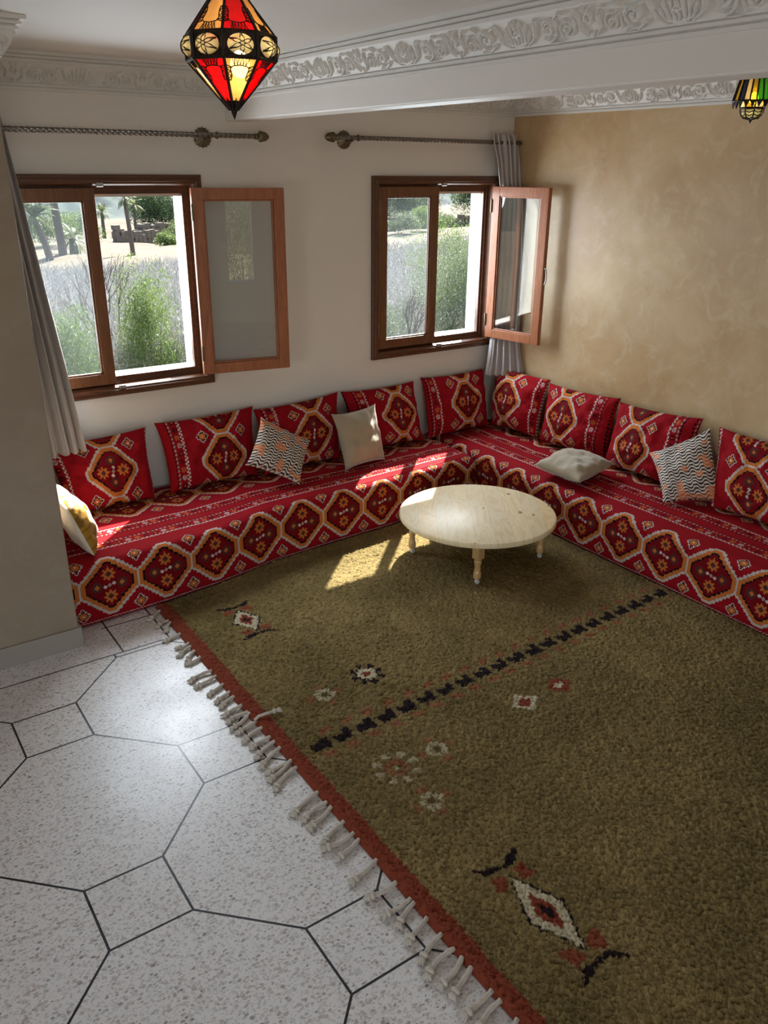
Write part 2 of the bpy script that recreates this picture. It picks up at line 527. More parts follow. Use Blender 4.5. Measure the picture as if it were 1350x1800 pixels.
mb = MB(); mb.add([(XL - 0.2, YF - 0.2, 0), (XR + 0.2, YF - 0.2, 0), (XR + 0.2, 4.97, 0), (XL - 0.2, 4.97, 0)], [(0, 1, 2, 3)])
mb.box(XL - 0.2, XR + 0.2, YF - 0.2, 4.97, -0.15, -0.001)
struct('floor', mb, TERR)
mb = MB(); mb.box(XL - 0.2, XR + 0.2, YF - 0.2, 4.97, ZC, ZC + 0.2)
struct('ceiling', mb, CEIL)

def wall_with_holes(mb, a0, a1, z0, z1, holes, emit):
    """splits the panel a0..a1 x z0..z1 round rectangular holes (a,b,zlo,zhi)"""
    cuts = sorted({a0, a1, *[h[0] for h in holes], *[h[1] for h in holes]})
    for i in range(len(cuts) - 1):
        c0, c1 = cuts[i], cuts[i + 1]
        hh = [h for h in holes if h[0] <= c0 + 1e-6 and h[1] >= c1 - 1e-6]
        if hh:
            emit(c0, c1, z0, hh[0][2]); emit(c0, c1, hh[0][3], z1)
        else:
            emit(c0, c1, z0, z1)

W1 = dict(x0=0.772, x1=2.010, z0=0.955, z1=2.157)
W2 = dict(x0=3.193, x1=4.290, z0=0.955, z1=2.155)
mb = MB()
h1 = [(w['x0'] + 0.05, w['x1'] - 0.05, w['z0'] + 0.05, w['z1'] - 0.05) for w in (W1, W2)]
h2 = [(w['x0'] + 0.10, w['x1'] - 0.10, w['z0'] + 0.10, w['z1'] - 0.115) for w in (W1, W2)]
wall_with_holes(mb, XP, XR, 0, ZC, h1, lambda a, b, c, d: mb.box(a, b, YB, 4.865, c, d))
wall_with_holes(mb, XP, XR, 0, ZC, h2, lambda a, b, c, d: mb.box(a, b, 4.865, 4.975, c, d))
struct('wall_back', mb, PAINT)
mb = MB(); mb.box(XR, XR + 0.2, YF, 4.975, 0, ZC)
struct('wall_right', mb, TAD)
mb = MB(); mb.box(XL, XP, YP, 4.975, 0, ZC)
struct('wall_pier', mb, TAD2, bevel=0.006)
mb = MB()
wall_with_holes(mb, YF, YP, 0, ZC, [(-0.4, 1.6, 0.0, 2.3)], lambda a, b, c, d: mb.box(XL - 0.2, XL, a, b, c, d))  # unseen opening, made up to let the left fill lamp in
struct('wall_left', mb, TAD2)
mb = MB()
wall_with_holes(mb, XL, XR, 0, ZC, [(-1.7, 0.5, 0.0, 2.3), (2.55, 2.92, 0.62, 2.3)], lambda a, b, c, d: mb.box(a, b, YF - 0.2, YF, c, d))  # wide opening made up for the rear fill lamp; narrow one mirrors in glass
struct('wall_front', mb, PAINT)
mb = MB()
mb.box(XL, XP + 0.013, YP - 0.013, YP + 0.0, 0, 0.105)
mb.box(XP, XP + 0.013, YP, 4.8, 0, 0.105)
struct('baseboard_pier', mb, SKIRT, bevel=0.003)
mb = MB(); mb.box(2.19, 2.32, YF, YB, 2.44, ZC)
struct('ceiling_beam', mb, PAINT, bevel=0.008)
mb = MB(); mb.box(-3.2, 8.0, 4.975, 5.20, 2.50, 2.66)
struct('roof_eave', mb, PAINT)

# plaster cornice with scroll relief ------------------------------------------------
def relief(Sx, Tt):
    """height (0..1) of the scroll ornament; S along (m, period .64), T 0..1 across"""
    P = 0.64
    s = np.mod(Sx, P)
    s = np.where(s > P / 2, P - s, s)          # mirror: lotus at 0, bud at P/2
    x = s; y = (Tt - 0.5) * 0.105
    H = np.zeros_like(x)
    def stroke(pts, r, h=1.0):
        nonlocal H
        pts = np.array(pts)
        for (ax, ay), (bx, by) in zip(pts[:-1], pts[1:]):
            dx, dy = bx - ax, by - ay
            L2 = dx * dx + dy * dy + 1e-12
            tt = np.clip(((x - ax) * dx + (y - ay) * dy) / L2, 0, 1)
            d = np.hypot(x - ax - tt * dx, y - ay - tt * dy)
            H = np.maximum(H, h * np.clip(2.0 - 2.0 * d / (r * 0.88), 0, 1))
    def spiral(cx, cy, r0, turns, a0, sgn=1, rend=0.006):
        n = 20
        return [(cx + (r0 + (rend - r0) * i / n) * math.cos(a0 + sgn * turns * 2 * math.pi * i / n),
                 cy + (r0 + (rend - r0) * i / n) * math.sin(a0 + sgn * turns * 2 * math.pi * i / n)) for i in range(n + 1)]
    # lotus at 0
    for k, (px, py) in enumerate([(0.0, 0.042), (0.022, 0.034), (0.044, 0.020), (0.060, 0.0)]):
        stroke([(0.0, -0.040), (px * 0.75, -0.03 + 0.02 * (k == 0)), (px, py)], 0.0055, 1.0)
    stroke([(0.0, -0.045), (0.04, -0.042), (0.075, -0.022), (0.085, 0.004)], 0.006)
    stroke(spiral(0.0, -0.004, 0.012, 1, 0), 0.005, 1.2)
    # big swirl
    stroke(spiral(0.150, 0.0, 0.040, 1.7, -2.4, 1), 0.0060)
    stroke(spiral(0.150, 0.0, 0.022, 0.9, 0.4, 1), 0.0055)
    stroke([(0.085, 0.004), (0.095, 0.034), (0.118, 0.030)], 0.0065)
    stroke([(0.12, -0.03), (0.15, -0.046), (0.19, -0.044)], 0.005)
    # small swirl
    stroke(spiral(0.232, -0.010, 0.030, 1.5, 2.2, -1), 0.0058)
    stroke([(0.185, 0.030), (0.205, 0.042), (0.235, 0.036), (0.262, 0.040)], 0.0060)
    stroke([(0.195, 0.0), (0.200, -0.03)], 0.005)
    # bud at P/2
    stroke([(0.262, 0.040), (0.285, 0.016), (0.280, -0.02), (0.300, -0.04)], 0.0058)
    stroke([(0.305, 0.044), (0.318, 0.028), (0.306, 0.012), (0.318, -0.004)], 0.0065)
    stroke([(0.316, -0.036), (0.318, -0.044)], 0.0085, 1.2)
    return np.clip(H, 0, 1)

def cornice(name, p0, p1, inward, m0, m1, phase=0.0, ornament=True):
    """profile swept p0->p1 (xy) on a wall; inward = unit normal into the room; m0/m1 mitre: +1 inside corner, -1 outside corner, 0 square"""
    prof = [(0.0, 2.543), (0.015, 2.544), (0.015, 2.556), (0.007, 2.557), (0.007, 2.561), (0.022, 2.562), (0.022, 2.572), (0.015, 2.573), (0.015, 2.576), (0.026, 2.577)]
    fr0, fr1 = (0.026, 2.577), (0.104, 2.660)
    top = [(0.114, 2.662), (0.114, 2.673), (0.105, 2.674), (0.105, 2.678), (0.129, 2.679), (0.129, 2.688), (0.120, 2.689), (0.120, 2.693), (0.148, 2.694), (0.149, ZC), (0.0, ZC)]
    p0 = np.array(p0, float); p1 = np.array(p1, float)
    L = np.linalg.norm(p1 - p0); tdir = (p1 - p0) / L
    nt = 36
    fz = [(fr0[0] + (fr1[0] - fr0[0]) * (i / nt), fr0[1] + (fr1[1] - fr0[1]) * (i / nt)) for i in range(1, nt)]
    full = prof + fz + [fr1] + top
    kind = [None] * len(prof) + [i / nt for i in range(1, nt)] + [None] * (1 + len(top))
    ns = max(2, int(L / 0.0030)) if ornament else 2
    D = np.array([q[0] for q in full]) * 0.80; Z = np.array([q[1] for q in full])
    K = np.array([-1 if k is None else k for k in kind])
    s0 = m0 * D; s1 = L - m1 * D
    f = np.linspace(0, 1, ns)[:, None]
    Sg = s0[None, :] + (s1 - s0)[None, :] * f
    nd = np.array([0.729, -0.684])   # frieze normal (outwards from wall, down)
    if ornament:
        Hh = relief(Sg + phase, np.broadcast_to(K[None, :], Sg.shape)) * (K[None, :] >= 0) * 0.0125
    else: Hh = np.zeros_like(Sg)
    Dg = D[None, :] + Hh * nd[0]; Zg = Z[None, :] + Hh * nd[1]
    X = p0[0] + tdir[0] * Sg + inward[0] * Dg
    Y = p0[1] + tdir[1] * Sg + inward[1] * Dg
    V = np.stack([X, Y, Zg], -1).reshape(-1, 3)
    m = len(full)
    idx = np.arange(ns * m).reshape(ns, m)
    F = np.stack([idx[:-1, :-1], idx[1:, :-1], idx[1:, 1:], idx[:-1, 1:]], -1).reshape(-1, 4)
    o = obj(name, V, F.tolist() + [tuple(idx[0]), tuple(idx[-1][::-1])], PLASTER, smooth=True, autosmooth=35)
    o['kind'] = 'structure'
    return o
cornice('trim_1', (XP, YB), (2.19, YB), (0, -1), 1, 1, phase=0.02)
cornice('trim_2', (2.19, YB), (2.19, YF), (-1, 0), 1, 1, phase=0.1)
cornice('trim_3', (XP, YP), (XP, YB), (1, 0), -1, 1)
cornice('trim_4', (XL, YP), (XP, YP), (0, -1), 1, -1, phase=0.2)
cornice('trim_5', (2.32, YB), (XR, YB), (0, -1), 1, 1, phase=0.05)
cornice('trim_6', (XR, YB), (XR, YF), (-1, 0), 1, 1, phase=0.22)
cornice('trim_7', (2.32, YF), (2.32, YB), (1, 0), 1, 1, ornament=False)

# ------------------------------------------------------------------ windows
def ring(mb, x0, x1, z0, z1, prof):
    vs = []
    for (i, y) in prof:
        vs += [(x0 + i, y, z0 + i), (x1 - i, y, z0 + i), (x1 - i, y, z1 - i), (x0 + i, y, z1 - i)]
    f = []
    for k in range(len(prof) - 1):
        for j in range(4):
            j2 = (j + 1) % 4
            f.append((k * 4 + j, k * 4 + j2, (k + 1) * 4 + j2, (k + 1) * 4 + j))
    mb.add(vs, f)

def sash(parent, w, h, mat, gmat, loc, ang, handle=None, hinges=True):
    """casement leaf; local x 0..w from hinge, y 0 = room-side face, z 0..h; built in world axes turned by ang"""
    t, st = 0.038, 0.066
    R_ = Matrix.Translation(loc) @ Matrix.Rotation(ang, 4, 'Z')
    mb = MB()
    prof = [(0, 0.0), (0.0, t), (st, t), (st, 0.022), (st - 0.004, 0.022)]
    # rails and stiles as separate bars with a moulded inner edge
    def bar(x0, x1, z0, z1): mb.box(x0, x1, 0, t, z0, z1)
    bar(0, st, 0, h); bar(w - st, w, 0, h); bar(st, w - st, 0, st * 0.95); bar(st, w - st, h - st * 0.95, h)
    b = 0.010
    for (x0, x1, z0, z1) in ((st, st + b, st * 0.95, h - st * 0.95), (w - st - b, w - st, st * 0.95, h - st * 0.95), (st, w - st, st * 0.95, st * 0.95 + b), (st, w - st, h - st * 0.95 - b, h - st * 0.95)):
        mb.box(x0, x1, 0.008, 0.016, z0, z1); mb.box(x0, x1, 0.023, 0.030, z0, z1)
    mb.xf(R_)
    s = mb.build('sash', mat, parent, bevel=0.0025)
    g = MB(); g.box(st, w - st, 0.0165, 0.0215, st * 0.95, h - st * 0.95); g.xf(R_)
    g.build('glass_pane', gmat, s)
    if hinges:
        for zz in (0.13, h - 0.13):
            q = MB(); q.lathe([(0.006, -0.045), (0.007, -0.04), (0.007, 0.04), (0.006, 0.045)], (0.0, -0.004, zz), n=10); q.xf(R_)
            q.build('hinge', BRASS, s, smooth=True, autosmooth=40)
    if handle:
        q = MB(); hx = w - 0.02 if handle == 'free' else 0.03
        q.tube([(w + 0.002, t * 0.3, h * 0.40), (w + 0.018, t * 0.3, h * 0.41), (w + 0.026, t * 0.3, h * 0.455), (w + 0.018, t * 0.3, h * 0.50), (w + 0.002, t * 0.3, h * 0.51)], [0.006, 0.005, 0.005, 0.005, 0.006], 8)
        q.xf(R_)
        q.build('handle', STEEL, s, smooth=True)
    return s

def window(name, w):
    x0, x1, z0, z1 = w['x0'], w['x1'], w['z0'], w['z1']
    root = empty(name, ((x0 + x1) / 2, YB, z0))
    root['kind'] = 'structure'
    inv = Matrix.Translation(root.location).inverted()
    mb = MB()
    ring(mb, x0, x1, z0, z1, [(0, 4.80), (0, 4.776), (0.004, 4.771), (0.020, 4.771), (0.023, 4.767), (0.034, 4.767), (0.038, 4.774), (0.048, 4.776), (0.052, 4.790), (0.056, 4.800), (0.058, 4.832), (0.078, 4.833), (0.080, 4.838), (0.100, 4.838), (0.100, 4.868), (0.05, 4.868), (0.05, 4.80)])
    mb.xf(inv)
    fr = mb.build('window_frame', FRAMEW, root, bevel=0.0)
    mid = (x0 + x1) / 2
    # latch plates on head and sill
    for zz in (z1 - 0.052, z0 + 0.048):
        q = MB(); q.box(mid + 0.02, mid + 0.058, 4.768, 4.786, zz - 0.010, zz + 0.012); q.xf(inv)
        q.build('latch_plate', STEEL, fr, bevel=0.003)
    return root, inv, mid
root, inv, mid = window('window_1', W1)
z_s, h_s = W1['z0'] + 0.068, 1.066
L_ = root.location
sash(root, mid + 0.012 - (W1['x0'] + 0.058), h_s, SASHD, GLASS, Vector((W1['x0'] + 0.058, 4.792, z_s)) - L_, 0.0, hinges=True)
sash(root, 0.548, h_s, SASHW, MIRG, Vector((1.922, 4.726, z_s)) - L_, math.atan2(-0.100, 0.54), None)
root2, inv2, mid2 = window('window_2', W2)
L2_ = root2.location
sash(root2, mid2 + 0.010 - (W2['x0'] + 0.058), h_s, SASHD, GLASS, Vector((W2['x0'] + 0.058, 4.792, z_s)) - L2_, 0.0)
sash(root2, 0.487, h_s, SASHW, MIRG, Vector((4.218, 4.775, z_s)) - L2_, math.atan2(-0.475, 0.085), 'free')

# ------------------------------------------------------------------ kilim pattern (colour of the woven cloth, u along, v across)
CR = np.array(lin(142, 17, 26)); CR2 = np.array(lin(112, 12, 20)); CG = np.array(lin(182, 172, 166)); CO = np.array(lin(184, 104, 48))
CB = np.array(lin(26, 12, 18)); CBR = np.array(lin(78, 46, 44)); CW = np.array(lin(226, 216, 204)); CM = np.array(lin(120, 78, 82))
PU, PV, V0 = 0.305, 0.755, 0.22

def kilim(u, v):
    n = u.shape[0]
    C = np.tile(CR, (n, 1))
    def put(mask, c): C[mask] = c
    q = 0.010
    uq = np.floor(u / q) * q + q / 2; vq = np.floor(v / q) * q + q / 2
    # zigzag: half-step offset for the fine toothing
    p = np.mod(u + PU / 2, PU) - PU / 2
    w = np.mod(v - V0 + PV / 2, PV) - PV / 2
    pz = np.abs(np.floor(p / q + 0.5) * q); wz = np.abs(w)
    tooth = np.abs(np.mod(w / q * 1.0, 2) - 1) * 0.006
    a = np.abs(p)
    d = np.minimum(np.minimum((0.1835 - (wz + 0.905 * pz) + tooth) / 1.25, 0.166 - wz), 0.1525 - a + 0.010)
    hexz = d > 0
    put(hexz, CG)
    put(d > 0.015, CO)
    put(d > 0.0375, CB)
    put(d > 0.047, CR2)
    ins = d > 0.047
    def star(cx, cy, ro, ri, colo, coli, teeth=8):
        x = p - cx; y = w - cy
        r = np.maximum(np.abs(x), np.abs(y))
        th = np.arctan2(y, x)
        tri = np.abs(np.mod(th / (2 * math.pi) * teeth + 0.5, 1.0) - 0.5) * 2
        rr = np.hypot(x, y)
        m = (rr < ro * (0.50 + 0.50 * (1 - tri))) | (r < ro * 0.46)
        put(m & ins, colo)
        put((np.abs(x) + np.abs(y) < ri * 1.25), coli)
    star(0, 0.063, 0.040, 0.0140, CO, CBR, 8); star(0, -0.063, 0.040, 0.0140, CO, CBR, 8)
    star(0.066, 0.0, 0.036, 0.011, CBR, CO, 12); star(-0.066, 0.0, 0.036, 0.011, CBR, CO, 12)
    for cx in (-0.023, 0.0, 0.023):
        m = np.abs(p - cx) * 0.9 + np.abs(w - cx * 0.25) * 1.15 < 0.0118
        put(m, CG * 1.2)
    put(np.abs(p) * 0.9 + np.abs(w) * 1.1 < 0.0055, CBR)
    # small diamonds between the medallions, above and below
    for sg in (1, -1):
        x = np.mod(u, PU) - PU / 2; y = w - sg * 0.137
        qq = 0.0078
        xi = np.floor(x / qq + 0.5); yi = np.floor(y / qq + 0.5)
        md = np.abs(xi) + np.abs(yi)
        rs = np.abs(x) + np.abs(y)
        put(md == 5, CG * 1.12); put(md == 4, CB); put((md == 5) & (rs > 5.45 * qq), CR)
        put((md == 3), CR); put((md == 3) & ((np.abs(xi) == 1) | (np.abs(yi) == 1)), CO)
        put(md == 2, CO); put(md == 1, CO); put(md == 0, CW)
    # the narrow striped border between rows of medallions; t = 0 in its middle
    t = np.mod(v - (V0 + PV / 2) + PV / 2, PV) - PV / 2
    at = np.abs(t)
    zone = at < 0.130
    put(zone & (d <= 0), CR)
    # double dashes
    for k, (lo, hi) in enumerate(((0.102, 0.1105), (0.1115, 0.120))):
        ph = np.mod(u + 0.0120 * k, 0.024)
        put((at > lo) & (at < hi) & (ph < 0.0135), CG * 1.1)
    # small eyes
    j = np.floor(u / 0.050); x = u - (j + 0.5) * 0.050; y = at - 0.080
    md = np.abs(x) * 0.95 + np.abs(y) * 1.1
    kk = np.mod(j + np.where(t > 0, 1, 0), 4)
    cols = [CO, CB, CB, CG]
    for c in range(4):
        mk = (md < 0.0175) & (md > 0.0115) & (kk == c)
        put(mk, cols[c])
        put((md < 0.0060) & (kk == c), cols[c] if c != 2 else CO)
        put((np.abs(np.abs(x) - 0.010) < 0.0025) & (np.abs(y) < 0.0125) & (np.abs(y) > 0.0075) & (kk == c), cols[c])
    # triangles
    ph = np.mod(u, 0.025); yy = at - 0.030
    tri_ = (yy > 0) & (yy < 0.013) & (ph < 0.019 - 1.35 * np.abs(yy))
    put(tri_, CB)
    tri2 = (yy > 0.014) & (yy < 0.022) & (np.mod(u + 0.010, 0.025) < 0.014)
    put(tri2, CG * 0.7)
    return np.clip(C, 0, 1)

def paint_faces(o, cols):
    """one flat colour per face, stored on corners"""
    me = o.data
    at = me.color_attributes.new('Col', 'FLOAT_COLOR', 'CORNER')
    nl = len(me.loops)
    lt = np.empty(len(me.polygons), dtype=np.int32); me.polygons.foreach_get('loop_total', lt)
    c = np.ones((len(me.polygons), 4), dtype=np.float32); c[:, :3] = cols
    at.data.foreach_set('color', np.repeat(c, lt, axis=0).ravel())

def paint_verts(o, cols):
    me = o.data
    at = me.color_attributes.new('Col', 'FLOAT_COLOR', 'POINT')
    c = np.ones((len(me.vertices), 4), dtype=np.float32); c[:, :3] = cols
    at.data.foreach_set('color', c.ravel())

def grid_mesh(name, V, wrapu=False, parent=None, mat=None, smooth=True):
    """V: (nu, nv, 3) -> mesh object quickly"""
    nu, nv, _ = V.shape
    idx = np.arange(nu * nv).reshape(nu, nv)
    if wrapu: idx = np.vstack([idx, idx[:1]])
    F = np.stack([idx[:-1, :-1], idx[1:, :-1], idx[1:, 1:], idx[:-1, 1:]], -1).reshape(-1, 4)
    me = bpy.data.meshes.new(name)
    me.vertices.add(nu * nv); me.vertices.foreach_set('co', V.reshape(-1).astype(np.float32))
    me.loops.add(F.size); me.loops.foreach_set('vertex_index', F.ravel().astype(np.int32))
    me.polygons.add(len(F)); me.polygons.foreach_set('loop_start', np.arange(0, F.size, 4, dtype=np.int32))
    me.update(calc_edges=True); me.validate()
    if smooth: me.polygons.foreach_set('use_smooth', np.ones(len(me.polygons), dtype=bool))
    o = bpy.data.objects.new(name, me); COL.objects.link(o)
    if mat: me.materials.append(mat)
    if parent is not None: o.parent = parent
    return o

def snoise(x, y, sc, seed=0):
    """smooth value noise, vectorised"""
    r = np.random.default_rng(seed); T = r.random((64, 64))
    X = x * sc; Y = y * sc
    xi = np.floor(X).astype(int); yi = np.floor(Y).astype(int)
    fx = X - xi; fy = Y - yi
    fx = fx * fx * (3 - 2 * fx); fy = fy * fy * (3 - 2 * fy)
    g = lambda a, b: T[np.mod(a, 64), np.mod(b, 64)]
    return ((g(xi, yi) * (1 - fx) + g(xi + 1, yi) * fx) * (1 - fy) + (g(xi, yi + 1) * (1 - fx) + g(xi + 1, yi + 1) * fx) * fy) - 0.5

# ------------------------------------------------------------------ floor mattresses
YFX = np.array([0.70, 1.0, 1.3, 1.6, 2.0, 2.4, 2.8, 3.2, 3.7]); YFY = np.array([3.885, 3.890, 3.900, 3.945, 4.035, 4.065, 4.085, 4.125, 4.150])
def yfront(x): return np.interp(x, YFX, YFY)

def mattress(name, axis, a0, a1, front, back, ufun, label, end_round, htop=0.346):
    """cross-section swept along axis ('x': front face looks to -y; 'y': front face looks to -x)"""
    du = 0.005
    n = int(round((a1 - a0) / du)) + 1
    A = np.linspace(a0, a1, n)
    fr = front(A)
    D = back - fr.min()
    # profile in (depth from front, height), sampled every 5 mm of arc length
    r = 0.052
    key = [(0.030, 0.003), (0.010, 0.018), (0.0, 0.05)] + [(0.0, 0.05 + (htop - r - 0.05) * i / 6) for i in range(1, 7)]
    key += [(r - r * math.cos(t), htop - r + r * math.sin(t)) for t in np.linspace(0.15, math.pi / 2, 9)]
    key += [(r + (D - r - 0.04) * i / 12, htop + 0.010 * math.sin(math.pi * i / 12)) for i in range(1, 13)]
    key = np.array(key)
    s = np.concatenate([[0], np.cumsum(np.hypot(*np.diff(key, axis=0).T))])
    m = int(s[-1] / 0.005)
    sv = np.arange(m + 1) * 0.005
    pd = np.interp(sv, s, key[:, 0]); pz = np.interp(sv, s, key[:, 1])
    AA, SS = np.meshgrid(A, sv, indexing='ij')
    dep = np.broadcast_to(pd, AA.shape).copy(); z = np.broadcast_to(pz, AA.shape).copy()
    # compress the depth where the front line bows in
    scale = (back - 0.04 - fr) / (D - 0.04)
    dep = dep * np.where(dep > r, scale[:, None], 1.0)
    # soft lumps and wrinkles
    lump = snoise(AA, SS, 2.3, 3) * 0.016 + snoise(AA, SS, 7.0, 5) * 0.006
    z = z + lump * np.clip(SS * 4, 0, 1) * 0.8
    dep = dep + lump * np.clip(1 - pz / 0.36, 0, 1)[None, :] * 0.8
    if end_round:
        e = np.clip((AA - (a1 - 0.06)) / 0.06, 0, 1)
        z = z - (z - 0.10).clip(0) * (e ** 3) * 0.45
        dep = dep + e ** 3 * 0.03 * (1 - np.clip(pz / htop, 0, 1))[None, :]
    if axis == 'x': V = np.stack([AA, fr[:, None] + dep, z], -1)
    else: V = np.stack([fr[:, None] + dep, AA, z], -1)
    # back wall strip and underside close the body
    tail = []
    for (dd, zz) in ((-0.004, 0.20), (-0.004, 0.004)):
        if axis == 'x': tail.append(np.stack([A, np.full(n, back + dd), np.full(n, zz)], -1))
        else: tail.append(np.stack([np.full(n, back + dd), A, np.full(n, zz)], -1))
    V = np.concatenate([V] + [t[:, None, :] for t in tail] + [V[:, :1, :]], 1)
    if axis == 'y': V = V[::-1]
    o = grid_mesh(name, V, mat=KILIM)
    nv = V.shape[1]
    Am = (A[:-1] + A[1:]) / 2
    if axis == 'y': Am = Am[::-1]
    Sm = np.concatenate([(sv[:-1] + sv[1:]) / 2, [sv[-1] + .05, sv[-1] + .3, 2.5]])
    UU, SSm = np.meshgrid(ufun(Am), Sm, indexing='ij')
    c = kilim(UU.ravel(), SSm.ravel())
    edge = SSm.ravel() < 0.030
    c[edge] = CR
    dd = (SSm.ravel() > 0.030) & (SSm.ravel() < 0.042)
    ph = np.mod(UU.ravel() + np.where(SSm.ravel() > 0.036, 0.0095, 0), 0.019) < 0.0105
    c[dd] = CR; c[dd & ph] = CG * 0.85
    c[SSm.ravel() > 2.0] = CR2 * 0.5
    # end caps
    paint_faces(o, c[:len(o.data.polygons)])
    me = o.data
    bm = bmesh.new(); bm.from_mesh(me)
    bm.verts.ensure_lookup_table()
    lay = bm.loops.layers.float_color.get('Col')
    for row in (0, V.shape[0] - 1):
        ids = [row * nv + k for k in range(nv - 1)]
        if row == 0: ids = ids[::-1]
        f = bm.faces.new([bm.verts[i] for i in ids])
        for lp in f.loops: lp[lay] = (*CR2, 1)
    bm.to_mesh(me); bm.free()
    tag(o, label, 'floor sofa', 'low mattresses round the room')
    return o
mattress('floor_mattress', 'x', 0.775, 3.665, yfront, 4.785, lambda a: a - 0.9825, 'low red kilim mattress on the floor under the two windows', True)
mattress('floor_mattress', 'y', 0.80, 4.785, lambda a: np.full_like(a, 3.678), 4.395, lambda a: a - 2.2425, 'low red kilim mattress on the floor along the ochre plaster wall', False)

# ------------------------------------------------------------------ cushions
def cushion(name, TL, TR, BR, BL, face, tf, tb, colf, mat, label, cat, group=None, res=0.005, pinch=0.05, sag=0.15, seed=0, power=0.42, backcol=None, backmat=None, corner=0.0):
    TL, TR, BR, BL = [np.array(p, float) for p in (TL, TR, BR, BL)]
    w = (np.linalg.norm(TR - TL) + np.linalg.norm(BR - BL)) / 2
    h = (np.linalg.norm(TL - BL) + np.linalg.norm(TR - BR)) / 2
    nrm = np.cross(TR - BL, TL - BR); nrm /= np.linalg.norm(nrm)
    if np.dot(nrm, np.array(face, float)) < 0: nrm = -nrm
    nu = max(12, int(round(w / res))); nv = max(12, int(round(h / res)))
    s = np.linspace(-1, 1, nu + 1); t = np.linspace(-1, 1, nv + 1)
    Sg, Tg = np.meshgrid(s, t, indexing='ij')
    ps = Sg * (1 - pinch * (1 - Tg ** 2) * Sg ** 2 + corner * (Sg ** 2 * Tg ** 2) ** 3)
    pt = Tg * (1 - pinch * (1 - Sg ** 2) * Tg ** 2 + corner * (Sg ** 2 * Tg ** 2) ** 3)
    a = (ps + 1) / 2; b = (pt + 1) / 2
    base = (BL * (1 - a)[..., None] + BR * a[..., None]) * (1 - b)[..., None] + (TL * (1 - a)[..., None] + TR * a[..., None]) * b[..., None]
    prof = np.clip((1 - Sg ** 2) * (1 - Tg ** 2), 0, 1) ** power
    wr = (snoise(Sg * w + seed, Tg * h, 9, seed + 1) * 0.022 + snoise(Sg * w, Tg * h + seed, 22, seed + 2) * 0.006) * np.clip(prof * 1.6, 0, 1)
    edge = (1 - prof) ** 2 * np.sin((Sg * w * np.abs(Tg) ** 6 + Tg * h * np.abs(Sg) ** 6) * 60 + seed) * 0.003 * np.clip(prof * 12, 0, 1)
    tfac = prof * (1 - sag * Tg)
    F = base + nrm * (tf * tfac + wr + edge)[..., None]
    B = base - nrm * (tb * tfac + wr * 0.5)[..., None]
    idxF = np.arange((nu + 1) * (nv + 1)).reshape(nu + 1, nv + 1)
    off = idxF.size
    idxB = idxF + off
    border = np.zeros_like(idxF, bool); border[0] = border[-1] = True; border[:, 0] = border[:, -1] = True
    idxB = np.where(border, idxF, idxB)
    V = np.concatenate([F.reshape(-1, 3), B.reshape(-1, 3)])
    q = lambda I: np.stack([I[:-1, :-1], I[1:, :-1], I[1:, 1:], I[:-1, 1:]], -1).reshape(-1, 4)
    FF = q(idxF); BB = q(idxB)[:, ::-1]
    # orientation: make the front face along nrm
    p0, p1, p2 = V[FF[len(FF) // 2][0]], V[FF[len(FF) // 2][1]], V[FF[len(FF) // 2][2]]
    if np.dot(np.cross(p1 - p0, p2 - p1), nrm) < 0: FF = FF[:, ::-1]; BB = BB[:, ::-1]
    used = np.unique(np.concatenate([FF.ravel(), BB.ravel()]))
    remap = -np.ones(len(V), int); remap[used] = np.arange(len(used))
    V = V[used]; FF = remap[FF]; BB = remap[BB]
    ctr = V.mean(0)
    allF = np.concatenate([FF, BB])
    me = bpy.data.meshes.new(name)
    me.vertices.add(len(V)); me.vertices.foreach_set('co', (V - ctr).astype(np.float32).ravel())
    me.loops.add(allF.size); me.loops.foreach_set('vertex_index', allF.ravel().astype(np.int32))
    me.polygons.add(len(allF)); me.polygons.foreach_set('loop_start', np.arange(0, allF.size, 4, dtype=np.int32))
    me.update(calc_edges=True)
    me.polygons.foreach_set('use_smooth', np.ones(len(allF), dtype=bool))
    o = bpy.data.objects.new(name, me); COL.objects.link(o)
    o.location = ctr
    me.materials.append(mat)
    if colf is not None:
        sm = (s[:-1] + s[1:]) / 2; tm = (t[:-1] + t[1:]) / 2
        X, Y = np.meshgrid(sm * w / 2, tm * h / 2, indexing='ij')
        cf = colf(X.ravel(), Y.ravel())
        cb = np.tile(np.array(backcol if backcol is not None else CR), (len(BB), 1))
        if backcol is None: cb = cf
        if backmat is not None:
            me.materials.append(backmat)
            mi = np.zeros(len(allF), dtype=np.int32); mi[len(FF):] = 1
            me.polygons.foreach_set('material_index', mi)
        paint_faces(o, np.concatenate([cf, cb]))
    tag(o, label, cat, group)
    return o

def kcol(phase, shift=0.0):
    return lambda x, y: kilim(y + phase, (x - shift) * 1.06 + V0 + PV)

